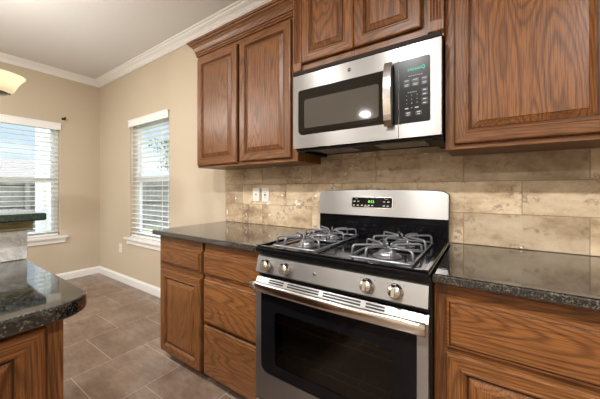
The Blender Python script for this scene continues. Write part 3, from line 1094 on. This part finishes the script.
# cooktop
ck = MB()
ck.prism([(-GX, -0.690), (GX, -0.690), (GX, -0.030), (-GX, -0.030)], lambda a, b_, d_: (a, b_, d_), 0.901, 0.922, BLACK)
bmesh.ops.bevel(ck.bm, geom=ck.bm.edges[:], offset=0.006, segments=3, profile=0.5, affect='EDGES')
ctop = ck.build('cooktop', t)
rim = MB()
for xa, xb in ((-GX + 0.002, -GX + 0.020), (GX - 0.020, GX - 0.002)):
    rim.box(xa, xb, -0.684, -0.075, 0.9225, 0.931, BLACK, bev=0.003)
rim.box(-GX + 0.0205, GX - 0.0205, -0.684, -0.664, 0.9225, 0.9295, BLACK, bev=0.003)
rim.build('cooktop_rim', ctop)
FD = -0.6555   # back of the front panels
# control panel: tilted stainless strip
cp = MB()
cp.prism([(-0.656, 0.803), (-0.685, 0.803), (-0.690, 0.808), (-0.674, 0.878), (-0.656, 0.880)], lambda a, b_, d_: (d_, a, b_), -GX + 0.004, GX - 0.004, STEEL)
panel = cp.build('control_panel', t)
tx = math.atan2(0.016, 0.070)
nrm = Vector((0, -math.cos(tx), math.sin(tx)))
def on_panel(x, z):
    f_ = (z - 0.808) / 0.070
    return Vector((x, -0.690 + 0.016 * f_, z))
for kx in (-0.315, -0.205, 0.170, 0.272):
    p0_ = on_panel(kx, 0.842)
    kb = MB()
    kb.lathe([(0.0001, 0.0005), (0.0265, 0.0005), (0.0275, 0.004), (0.0255, 0.008), (0.0225, 0.010), (0.0215, 0.024), (0.0195, 0.027), (0.0001, 0.0275)], p0_, nrm, KNOBM, 36)
    up = Vector((0, math.sin(tx), math.cos(tx)))
    # raised grip bar across the knob
    gp = [(-0.0245, 0.0), (-0.023, 0.022), (-0.016, 0.034), (0.016, 0.034), (0.023, 0.022), (0.0245, 0.0)]
    kb.prism(gp, lambda a, b_, d_: tuple(p0_ + up * a + nrm * (b_ + 0.006) + Vector((1, 0, 0)) * d_), -0.0055, 0.0055, KNOBM)
    ko = kb.build('knob', t)
    for a in (-50, -20, 20, 50):
        q = p0_ + up * (0.036 * math.cos(math.radians(a))) + Vector((1, 0, 0)) * (0.036 * math.sin(math.radians(a))) + nrm * 0.0002
        mk = MB()
        mk.lathe([(0.0016, 0.0), (0.0016, 0.0005)], q, nrm, BLACKP, 8)
        mk.build('dial_mark', panel)
p0_ = on_panel(-0.055, 0.845)
bd = MB()
bd.lathe([(0.0001, 0.0003), (0.0085, 0.0003), (0.0085, 0.0016), (0.0001, 0.002)], p0_, nrm, CHROME, 24)
bo = bd.build('badge', panel)
text_mesh('emblem', 'GE', 0.009, BLACKP, bo, p0_ + nrm * 0.0022, (PI / 2 - tx, 0, 0))
# oven door
fnd = lambda u, v, d: (u, -0.690 + d, v)
od = MB()
frame_panel(od, -GX + 0.003, GX - 0.003, 0.215, 0.746, -0.343, 0.343, 0.345, 0.715, [0.040, 0.004, 0.004, 0.040], 0.0, 0.033, STEEL, fnd)
bmesh.ops.remove_doubles(od.bm, verts=od.bm.verts[:], dist=1e-6)
odoor = od.build('oven_door', t)
og = MB()
frame_panel(og, -0.3425, 0.3425, 0.3455, 0.7145, -0.262, 0.262, 0.395, 0.640, 0.02, 0.001, 0.010, BLACK, fnd)
for v_ in og.bm.verts:
    pass
oglass = og.build('window_border', odoor)
og = MB()
og.prism([(-0.2615 + a, 0.3955 + c_) for a, c_ in rrect(0.523, 0.244, 0.02)], fnd, 0.0015, 0.006, OVENGLASS)
og.build('window_glass', odoor)
# vent strip along the top of the door: stainless strip with dark slots
vs = MB()
vs.prism([(-0.657, 0.747), (-0.690, 0.747), (-0.690, 0.758), (-0.676, 0.782), (-0.657, 0.782)], lambda a, b_, d_: (d_, a, b_), -GX + 0.003, GX - 0.003, STEEL)
vo = vs.build('vent_strip', odoor)
sl = MB()
ts = math.atan2(0.014, 0.024)
ns = Vector((0, -math.cos(ts), math.sin(ts))); us = Vector((0, math.sin(ts), math.cos(ts)))
for x0_, x1_ in ((-0.300, -0.215), (-0.195, -0.035), (-0.015, 0.145), (0.165, 0.235)):
    for h_ in (0.005, 0.0155):
        o_ = Vector((0, -0.690, 0.758)) + us * h_ + ns * 0.0004
        sl.faces([tuple(o_ + Vector((x_, 0, 0)) + us * s_ + ns * n_) for n_ in (-0.0002, 0.0002) for x_, s_ in ((x0_, 0), (x1_, 0), (x1_, 0.0068), (x0_, 0.0068))],
                 [(0, 1, 2, 3), (4, 7, 6, 5), (0, 4, 5, 1), (1, 5, 6, 2), (2, 6, 7, 3), (3, 7, 4, 0)], BLACKM)
sl.build('vent_slots', vo)
# handle
hd = MB()
pts = []
for i in range(25):
    f_ = i / 24
    pts.append((-0.374 + 0.748 * f_, -0.722 - 0.010 * math.sin(PI * f_), 0.752))
P = []
sec = [(0.015 * math.cos(a * PI / 8) * (0.72 if True else 1), 0.0225 * math.sin(a * PI / 8)) for a in range(16)]
v = []; f = []
for (x, y, z) in pts:
    for a, c_ in sec:
        v.append((x, y + a, z + c_))
ns_ = len(sec)
for i in range(len(pts) - 1):
    for q in range(ns_):
        q2 = (q + 1) % ns_
        f.append((i * ns_ + q, i * ns_ + q2, (i + 1) * ns_ + q2, (i + 1) * ns_ + q))
f.append(tuple(range(ns_))[::-1]); f.append(tuple((len(pts) - 1) * ns_ + q for q in range(ns_)))
_, fs = hd.faces(v, f, CHROME)
for fc in fs: fc.smooth = len(fc.verts) == 4
hd.box(-0.372, -0.350, -0.716, -0.6905, 0.738, 0.746, CHROME)
hd.box(0.350, 0.372, -0.716, -0.6905, 0.738, 0.746, CHROME)
hd.build('handle', odoor)
# storage drawer
B('storage_drawer', t, (-GX + 0.003, GX - 0.003, -0.688, -0.6555, 0.045, 0.203, STEEL), bev=0.004)
# backguard
bg = MB()
# black lower part
bg.box(-GX + 0.002, GX - 0.002, -0.072, -0.026, 0.9225, 1.040, BLACK, bev=0.003)
bg.prism([(-0.100, 0.9225), (-0.100, 0.940), (-0.094, 0.946), (-0.0725, 0.946), (-0.0725, 0.9225)], lambda a, b_, d_: (d_, a, b_), -GX + 0.021, GX - 0.021, BLACK)
bgo = bg.build('backguard', t)
bp_ = MB()
top = []
for i in range(17):
    f_ = i / 16
    x = (GX - 0.002) * (1 - 2 * f_)
    z = 1.186 + 0.007 * (1 - (2 * f_ - 1) ** 2)
    if f_ == 0 or f_ == 1: z = 1.168
    elif i in (1, 15):
        x *= 1.06; z = 1.185
    top.append((x, z))
outl = [(-GX + 0.002, 1.041), (GX - 0.002, 1.041)] + top
def fng(u, v, d):
    return (u, -0.092 + (v - 1.041) * 0.16 + d, v)
bp_.prism(outl, fng, 0.0, 0.024, STEEL)
bmesh.ops.bevel(bp_.bm, geom=[e for e in bp_.bm.edges if abs(e.verts[0].co.z - 1.041) > 1e-4 or abs(e.verts[1].co.z - 1.041) > 1e-4], offset=0.002, segments=2, affect='EDGES')
bps = bp_.build('backguard_panel', t)
bs = MB()
outb = [(-GX + 0.0015, 1.0405), (GX - 0.0015, 1.0405)] + [(x * 1.001, z + 0.002) for x, z in top]
bs.prism(outb, lambda u, v, d: (u, -0.092 + (v - 1.041) * 0.16 + 0.0245 + d * (1 - (v - 1.041) * 2.2), v), 0.0, 0.038, BLACKM)
bs.build('backguard_shell', t)
dp = MB()
dp.prism([(-0.150 + a, 1.085 + c_) for a, c_ in rrect(0.252, 0.067, 0.012)], fng, -0.003, -0.0005, CHROME)
dpo = dp.build('display_bezel', t)
dp = MB()
dp.prism([(-0.145 + a, 1.090 + c_) for a, c_ in rrect(0.242, 0.057, 0.009)], fng, -0.0042, -0.0032, BLACK)
dpp = dp.build('display_panel', dpo)
tb = math.atan(0.16)
q = Vector(fng(-0.024, 1.123, -0.0046))
text_mesh('clock_digits', '8:53', 0.021, GREEN_LED, dpo, q, (PI / 2 - tb, 0, 0))
def pm(x, z, w, h):
    kk = MB()
    kk.prism([(x - w / 2, z - h / 2), (x + w / 2, z - h / 2), (x + w / 2, z + h / 2), (x - w / 2, z + h / 2)], fng, -0.0050, -0.0043, PRINT)
    kk.build('key_label', dpo)
for x in (-0.128, -0.104, 0.052, 0.076): pm(x, 1.124, 0.012, 0.006)
for x in (-0.131, -0.106, -0.080, -0.058, -0.038, -0.016, 0.052, 0.074): pm(x, 1.101, 0.012, 0.006)
pm(-0.116, 1.139, 0.012, 0.002); pm(0.064, 1.139, 0.016, 0.002); pm(-0.05, 1.094, 0.03, 0.002)

# burners and grates
def burner(x, y, s=1.0):
    bb = MB()
    bb.lathe([(0.058 * s, 0.0), (0.056 * s, 0.004), (0.040 * s, 0.006), (0.036 * s, 0.014), (0.036 * s, 0.016), (0.0001, 0.016)], (x, y, 0.9225), (0, 0, 1), BURNER, 32)
    o_ = bb.build('burner', t)
    c2 = MB()
    c2.lathe([(0.0001, 0.0), (0.033 * s, 0.0), (0.034 * s, 0.003), (0.030 * s, 0.0065), (0.0001, 0.0075)], (x, y, 0.9390), (0, 0, 1), GRATE, 32)
    c2.build('burner_cap', o_)
def smooth_path(pts, r=0.012, n=4):
    out = [Vector(pts[0])]
    for i in range(1, len(pts) - 1):
        a, b_, c_ = Vector(pts[i - 1]), Vector(pts[i]), Vector(pts[i + 1])
        p1 = b_ + (a - b_).normalized() * min(r, (a - b_).length / 2)
        p2 = b_ + (c_ - b_).normalized() * min(r, (c_ - b_).length / 2)
        for k_ in range(n + 1):
            f_ = k_ / n
            out.append(p1 * (1 - f_) ** 2 + b_ * 2 * f_ * (1 - f_) + p2 * f_ ** 2)
    out.append(Vector(pts[-1]))
    return out
def grate(xc):
    gm = MB()
    hw = 0.118; y0_, y1_ = -0.645, -0.150
    zb, zt = 0.9305, 0.970
    R = 0.0050
    loop = [(xc - hw, y0_, zb), (xc + hw, y0_, zb), (xc + hw, y1_, zb), (xc - hw, y1_, zb)]
    ring = []
    for i in range(4):
        a, b_, c_ = Vector(loop[i - 1]), Vector(loop[i]), Vector(loop[(i + 1) % 4])
        for k_ in range(5):
            f_ = k_ / 4
            p1 = b_ + (a - b_).normalized() * 0.02; p2 = b_ + (c_ - b_).normalized() * 0.02
            ring.append(p1 * (1 - f_) ** 2 + b_ * 2 * f_ * (1 - f_) + p2 * f_ ** 2)
    gm.tube(ring, R, GRATE, 8, True)
    ym = (y0_ + y1_) / 2
    gm.tube([(xc - hw, ym, zb), (xc + hw, ym, zb)], R, GRATE, 8)
    for yc in (-0.525, -0.270):
        # hoops rising from the frame towards the burner, each a bent wire
        for sx_ in (-1, 1):
            for dy in (-1, 1):
                a = (xc + sx_ * hw, yc + dy * 0.085, zb)
                pts = [a, (xc + sx_ * (hw - 0.004), yc + dy * 0.083, zt), (xc + sx_ * 0.030, yc + dy * 0.018, zt), (xc + sx_ * 0.022, yc + dy * 0.013, zt - 0.006)]
                gm.tube(smooth_path(pts), R, GRATE, 8)
        for dy in (-1, 1):
            ye = yc + dy * 0.115
            for sx_ in (-1, 1):
                pts = [(xc + sx_ * 0.050, ye, zb), (xc + sx_ * 0.048, ye - dy * 0.004, zt), (xc + sx_ * 0.012, yc + dy * 0.040, zt), (xc + sx_ * 0.008, yc + dy * 0.028, zt - 0.006)]
                gm.tube(smooth_path(pts), R, GRATE, 8)
            gm.tube([(xc - hw, ye, zb), (xc + hw, ye, zb)], R, GRATE, 8)
    gm.build('grate', t)
for xc in (-0.192, 0.198):
    grate(xc)
    for yc in (-0.525, -0.270):
        burner(xc, yc, 1.0)

# ================================================================== WALL PLATES, BRACKET
def plate(x, z0, z1, y, label, kind, w=0.072):
    t_ = thing('wall_plate', label, 'outlet', (x, y, z0))
    mb = MB()
    mb.box(x - w / 2, x + w / 2, y - 0.006, y - 0.0005, z0, z1, WHITE_PLASTIC, bev=0.002)
    mb.build('cover', t_)
    zc = (z0 + z1) / 2
    d_ = MB()
    if kind == 'jack':
        d_.box(x - 0.009, x + 0.009, y - 0.0085, y - 0.0061, zc - 0.009, zc + 0.009, WHITE_PLASTIC, bev=0.001)
        d_.box(x - 0.005, x + 0.005, y - 0.0092, y - 0.0086, zc - 0.004, zc + 0.005, BLACKP)
        d_.build('phone_jack', t_)
    elif kind == 'switch':
        d_.box(x - 0.0165, x + 0.0165, y - 0.008, y - 0.0061, zc - 0.033, zc + 0.033, WHITE_PLASTIC, bev=0.0006)
        d_.build('receptacle_face', t_)
        e_ = MB()
        for dz in (-0.020, 0.020):
            for dx in (-0.006, 0.006):
                e_.box(x + dx - 0.001, x + dx + 0.001, y - 0.0088, y - 0.0081, zc + dz - 0.004, zc + dz + 0.004, BLACKP)
        e_.box(x - 0.008, x + 0.008, y - 0.0092, y - 0.0081, zc - 0.007, zc + 0.007, KEYM)
        e_.build('slots_and_buttons', t_)
    else:
        for dz in (-0.020, 0.020):
            d_.lathe([(0.016, 0.0), (0.016, 0.0015), (0.0001, 0.002)], (x, y - 0.0061, zc + dz), (0, -1, 0), WHITE_PLASTIC, 20)
        d_.build('receptacles', t_)
plate(-1.003, 1.100, 1.210, -0.012, 'white wall plate with one small jack, farther from the range', 'jack')
plate(-0.905, 1.098, 1.208, -0.012, 'white outlet plate with centre buttons, nearer the range', 'switch')
plate(-3.405, 0.375, 0.490, 0.0, 'white outlet plate low on the beige wall below the window', 'outlet')

t = thing('curtain_bracket', 'small dark bronze curtain rod bracket above the blind, near the room corner', 'bracket', (XW, -0.413, 2.10))
mb = MB(); mb.lathe([(0.016, 0.0005), (0.016, 0.004), (0.010, 0.007), (0.0001, 0.008)], (XW, -0.413, 2.125), (1, 0, 0), BRONZE, 20); mb.build('mount_plate', t)
mb = MB(); mb.tube(smooth_path([(XW + 0.005, -0.413, 2.125), (XW + 0.055, -0.413, 2.125), (XW + 0.060, -0.413, 2.105), (XW + 0.075, -0.413, 2.100), (XW + 0.085, -0.413, 2.120)], 0.01), 0.006, BRONZE, 10); mb.build('hook_arm', t)
mb = MB(); mb.lathe([(0.0001, -0.012), (0.010, -0.008), (0.012, 0.0), (0.008, 0.009), (0.0001, 0.012)], (XW + 0.085, -0.413, 2.126), (0, 0, 1), BRONZE, 16); mb.build('finial', t)

# ================================================================== PENINSULA
PY0, PY1 = -3.60, -1.352
PXF = -0.372          # cabinet face
t = thing('peninsula_cabinet', 'oak peninsula cabinet below the rounded granite counter at left', 'cabinet', (-0.65, -2.2, 0))
b = MB()
b.box(-0.990, PXF - 0.0205, PY0, -1.412, 0.10, 0.8735, WZ)
b.build('carcass', t)
b = MB()
b.box(PXF - 0.020, PXF, -1.444, -1.410, 0.10, 0.8735, WZ)
b.build('end_stile', t)
b = MB()
b.box(PXF - 0.020, PXF - 0.001, PY0, -1.4445, 0.846, 0.8735, WY)
b.box(PXF - 0.020, PXF - 0.001, PY0, -1.4445, 0.10, 0.135, WY)
for y in (-1.93, -2.45, -2.97, -3.5):
    b.box(PXF - 0.020, PXF - 0.001, y - 0.02, y + 0.02, 0.1355, 0.8455, WZ)
b.build('face_frame', t)
b = MB()
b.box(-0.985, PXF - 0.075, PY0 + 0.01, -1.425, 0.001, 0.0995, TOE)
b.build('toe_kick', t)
for y0_, w_ in ((-1.917, 0.471), (-2.437, 0.488), (-2.957, 0.488)):
    raised_door(t, (PXF + 0.0005, y0_, 0.110), w_, 0.752, facing='+x', stile=0.050)
# counter with a rounded corner
R = 0.085
outline = [(-1.005, PY0), (-0.326, PY0)]
for k_ in range(9):
    a = math.radians(90 * k_ / 8)
    outline.append((-0.326 - R + R * math.cos(a), PY1 - R + R * math.sin(a)))
outline.append((-1.005, PY1))
o = slab('peninsula_countertop', outline, 0.8745, 0.9145, GRANITE, 0.007)
tag(o, 'dark granite peninsula counter with rounded corner at lower left', 'countertop')
# half wall carrying the bar ledge
structure(B('half_wall', None, (-1.140, -1.022, PY0, PY1, 0.0005, 1.070, WALL)))
structure(B('trim_2', None, (-1.0215, -1.008, PY0, PY1, 0.9155, 1.030, MARBLE), bev=0.0015))
# cove trim under the ledge (returns around the end)
COVE = [(0.0, 1.0305), (0.0135, 1.0305), (0.0165, 1.036), (0.0155, 1.041), (0.0135, 1.043), (0.0145, 1.050), (0.018, 1.057), (0.0165, 1.061), (0.0195, 1.0698), (0.0, 1.0698)]
tr = MB()
tr.sweep([(-1.0205, PY0), (-1.0205, PY1 + 0.0005), (-1.140, PY1 + 0.0005)], COVE, OLIVE, side=-1)
structure(tr.build('trim_3'))
o = slab('bar_ledge', [(-1.400, PY0), (-0.955, PY0), (-0.955, PY1 + 0.046), (-1.400, PY1 + 0.046)], 1.0705, 1.1005, GREEN_GRANITE, 0.006)
tag(o, 'raised green granite bar ledge on the half wall at far left', 'bar ledge')

# ================================================================== CHANDELIER
def chandelier():
    sc = Vector((-2.007, -1.305, 1.915))            # lip centre of the shade the photograph shows
    dirv = Vector((-0.80, -0.60, 0)).normalized()
    arm = 0.30
    hub = Vector((sc.x, sc.y, 0)) + dirv * arm
    t_ = thing('chandelier', 'bronze chandelier with cream glass shades, lit, at upper left', 'ceiling light', (hub.x, hub.y, H))
    mb = MB()
    mb.lathe([(0.065, -0.0005), (0.062, -0.018), (0.030, -0.030), (0.008, -0.034), (0.008, -0.60), (0.016, -0.61), (0.020, -0.64), (0.012, -0.68),
              (0.026, -0.72), (0.030, -0.78), (0.022, -0.86), (0.040, -0.93), (0.034, -0.98), (0.012, -1.01), (0.016, -1.03), (0.0001, -1.045)], (hub.x, hub.y, H), (0, 0, 1), PEWTER, 28)
    mb.build('stem', t_)
    n = 3
    a0 = math.atan2(-dirv.y, -dirv.x)
    for k_ in range(n):
        a = a0 + 2 * PI * k_ / n
        u_ = Vector((math.cos(a), math.sin(a), 0))
        c = Vector((hub.x, hub.y, 0)) + u_ * arm
        zb = sc.z - 0.105
        am = MB()
        am.tube(smooth_path([Vector((hub.x, hub.y, zb + 0.02)) + u_ * 0.02, Vector((hub.x, hub.y, zb - 0.07)) + u_ * 0.13, Vector((c.x, c.y, zb - 0.045)) - u_ * 0.03, Vector((c.x, c.y, zb - 0.004))], 0.06, 8), 0.007, PEWTER, 10)
        am.lathe([(0.012, -0.012), (0.056, -0.008), (0.064, 0.0), (0.058, 0.003), (0.014, 0.0035), (0.014, 0.03), (0.0001, 0.03)], (c.x, c.y, zb - 0.002), (0, 0, 1), PEWTER, 24)
        for s_ in range(3):
            b_ = a + 0.7 + s_ * 2 * PI / 3
            am.lathe([(0.006, 0.0), (0.006, 0.008), (0.0001, 0.009)], (c.x + 0.062 * math.cos(b_), c.y + 0.062 * math.sin(b_), zb - 0.004), (math.cos(b_), math.sin(b_), 0), PEWTER, 8)
        ao = am.build('arm', t_)
        sh = MB()
        prof = [(0.046, 0.004), (0.080, 0.006), (0.089, 0.014), (0.097, 0.034), (0.108, 0.060), (0.124, 0.086), (0.138, 0.103), (0.140, 0.106)]
        inner = [(r_ - 0.004, h_ + 0.001) for r_, h_ in prof][::-1]
        sh.lathe(prof + inner, (c.x, c.y, zb), (0, 0, 1), SHADE, 40, cap=False)
        sh.build('shade', t_)
        bl = MB()
        bl.lathe([(0.012, 0.03), (0.014, 0.040), (0.026, 0.060), (0.028, 0.075), (0.022, 0.092), (0.0001, 0.101)], (c.x, c.y, zb), (0, 0, 1), BULB, 20)
        bl.build('bulb', ao)
        ld = bpy.data.lights.new('bulb_light', 'POINT')
        ld.energy = BULB_WATTS; ld.color = (1.0, 0.95, 0.88); ld.shadow_soft_size = 0.03
        lo = bpy.data.objects.new('bulb_light', ld)
        COL.objects.link(lo); lo.parent = t_
        lo.location = Vector((c.x, c.y, zb + 0.27)) - t_.location
chandelier()

# ================================================================== RECESSED CEILING LIGHTS
CANS = [(-0.13, -2.25, 'in front of the range'), (-1.20, -2.30, 'above the peninsula'), (1.60, -2.30, 'toward the right wall'),
        (-1.47, -4.45, 'in the corner behind the peninsula'), (0.10, -4.40, 'behind the camera'), (1.70, -4.40, 'in the far right corner'),
        (-2.85, -2.95, 'added unseen as fill over the dining area')]  # dining entry is an added, unseen fill lamp that evens out the walls there
for x, y, where in CANS:
    t_ = thing('recessed_light', 'round white recessed ceiling light ' + where, 'ceiling light', (x, y, H), 'recessed ceiling lights')
    mb = MB()
    mb.lathe([(0.074, -0.0005), (0.098, -0.0005), (0.098, -0.004), (0.090, -0.007), (0.076, -0.007), (0.074, -0.0005)], (x, y, H), (0, 0, 1), TRIM, 36, cap=False)
    mb.build('trim_ring', t_)
    mb = MB()
    mb.lathe([(0.0001, -0.003), (0.073, -0.003), (0.073, -0.0008), (0.0001, -0.0008)], (x, y, H), (0, 0, 1), LENS, 36)
    mb.build('lens', t_)
    ld = bpy.data.lights.new('recessed_lamp', 'AREA')
    ld.shape = 'DISK'; ld.size = 0.14; ld.energy = CAN_WATTS * (1.0 if x < -2 else 0.6 if y < -3 or x < -1 else 1.0); ld.color = (1.0, 0.985, 0.97)
    lo = bpy.data.objects.new('recessed_lamp', ld)
    COL.objects.link(lo); lo.parent = t_
    lo.location = (0, 0, -0.012)

# ================================================================== GARDEN OUTSIDE
g = B('ground', None, (-45, XW - TH - 0.01, -25, 30, -0.32, -0.22, GRASS), (XW - TH - 0.01, 6, TH + 0.01, 30, -0.32, -0.22, GRASS))
structure(g)
def fence(name_label, p0, p1, h=1.95):
    a, b_ = Vector((*p0, 0)), Vector((*p1, 0))
    d_ = (b_ - a); Lf = d_.length; d_.normalize(); n_ = Vector((-d_.y, d_.x, 0))
    t_ = thing('garden_fence', name_label, 'fence', (a.x, a.y, -0.22))
    def seg(mb, s0, s1, o0, o1, z0, z1):
        q = [a + d_ * s + n_ * o for s, o in ((s0, o0), (s1, o0), (s1, o1), (s0, o1))]
        mb.prism([(v_.x, v_.y) for v_ in q], lambda u, v_, dd: (u, v_, dd), z0, z1, FENCEW)
    bo_ = MB(); s = 0.0
    while s < Lf - 0.1:
        seg(bo_, s, s + 0.135, 0.0, 0.02, -0.19, -0.22 + h + random.uniform(-0.012, 0.012)); s += 0.142
    bo_.build('boards', t_)
    for z in (0.05, 0.75, 1.32):
        rl = MB(); seg(rl, 0, Lf, 0.0205, 0.06, z, z + 0.09); rl.build('rail', t_)
    s = 0.0
    while s <= Lf:
        po = MB(); seg(po, s, s + 0.09, 0.0605, 0.15, -0.219, -0.22 + h - 0.05); po.build('post', t_); s += 2.44
fence('weathered grey board fence outside, seen through the blinds', (-9.6, 15.0), (-9.6, -8.0), 1.75)

# porch column outside the left window
tag(B('porch_column', None, (-5.75, -5.53, -0.325, -0.105, -0.22, 3.0, TRIM)), 'white square porch column outside the window at far left', 'column')

# neighbouring house
t = thing('neighbour_house', 'neighbour house with shingle roof beyond the fence', 'house', (-34, 4, -0.22))
B('house_wall', t, (-38, -30, -3, 10.5, -0.219, 2.1, SIDING))
rf = MB()
rf.prism([(-38.6, 2.101), (-29.4, 2.101), (-34, 3.9)], lambda u, v, d: (u, d, v), -3.5, 10, ROOFM)
rf.build('roof', t)

# tree
def tree(x, y, h, r, label):
    t_ = thing('garden_tree', label, 'tree', (x, y, -0.22))
    tk = MB()
    tk.tube([(x, y, -0.219), (x + 0.05, y, h * 0.3), (x - 0.05, y + 0.05, h * 0.62)], [0.16, 0.12, 0.06], BARK, 10)
    for k_ in range(5):
        a = k_ * 2 * PI / 5
        tk.tube([(x, y, h * 0.35 + 0.1 * k_), (x + r * 0.3 * math.cos(a), y + r * 0.3 * math.sin(a), h * 0.55 + 0.1 * k_), (x + r * 0.6 * math.cos(a), y + r * 0.6 * math.sin(a), h * 0.7)], [0.06, 0.04, 0.015], BARK, 8)
    tk.build('trunk', t_)
    lf = MB(); rnd = random.Random(int(x * 10 + y))
    vs_ = []; fs_ = []
    for k_ in range(5200):
        while True:
            p = Vector((rnd.uniform(-1, 1), rnd.uniform(-1, 1), rnd.uniform(-1, 1)))
            if 0.35 < p.length < 1: break
        bump_ = 0.8 + 0.25 * math.sin(p.x * 7 + x) * math.cos(p.y * 6) + 0.15 * math.sin(p.z * 9)
        c_ = Vector((x, y, h * 0.66)) + Vector((p.x * r, p.y * r, p.z * h * 0.36)) * bump_
        q_ = Vector((rnd.gauss(0, 1), rnd.gauss(0, 1), rnd.gauss(0, 1))).normalized(); w_ = q_.orthogonal().normalized(); s_ = rnd.uniform(0.05, 0.11)
        i = len(vs_)
        vs_ += [c_ - q_ * s_, c_ + w_ * s_ * 0.45, c_ + q_ * s_, c_ - w_ * s_ * 0.45]
        fs_.append((i, i + 1, i + 2, i + 3))
    me = bpy.data.meshes.new('foliage')
    base = Vector(t_.location)
    me.from_pydata([tuple(v_ - base) for v_ in vs_], [], fs_)
    me.materials.append(LEAF)
    fo = bpy.data.objects.new('foliage', me); COL.objects.link(fo); fo.parent = t_
tree(-14.6, 8.6, 5.4, 2.1, 'leafy tree seen through the right side of the nearer blind')
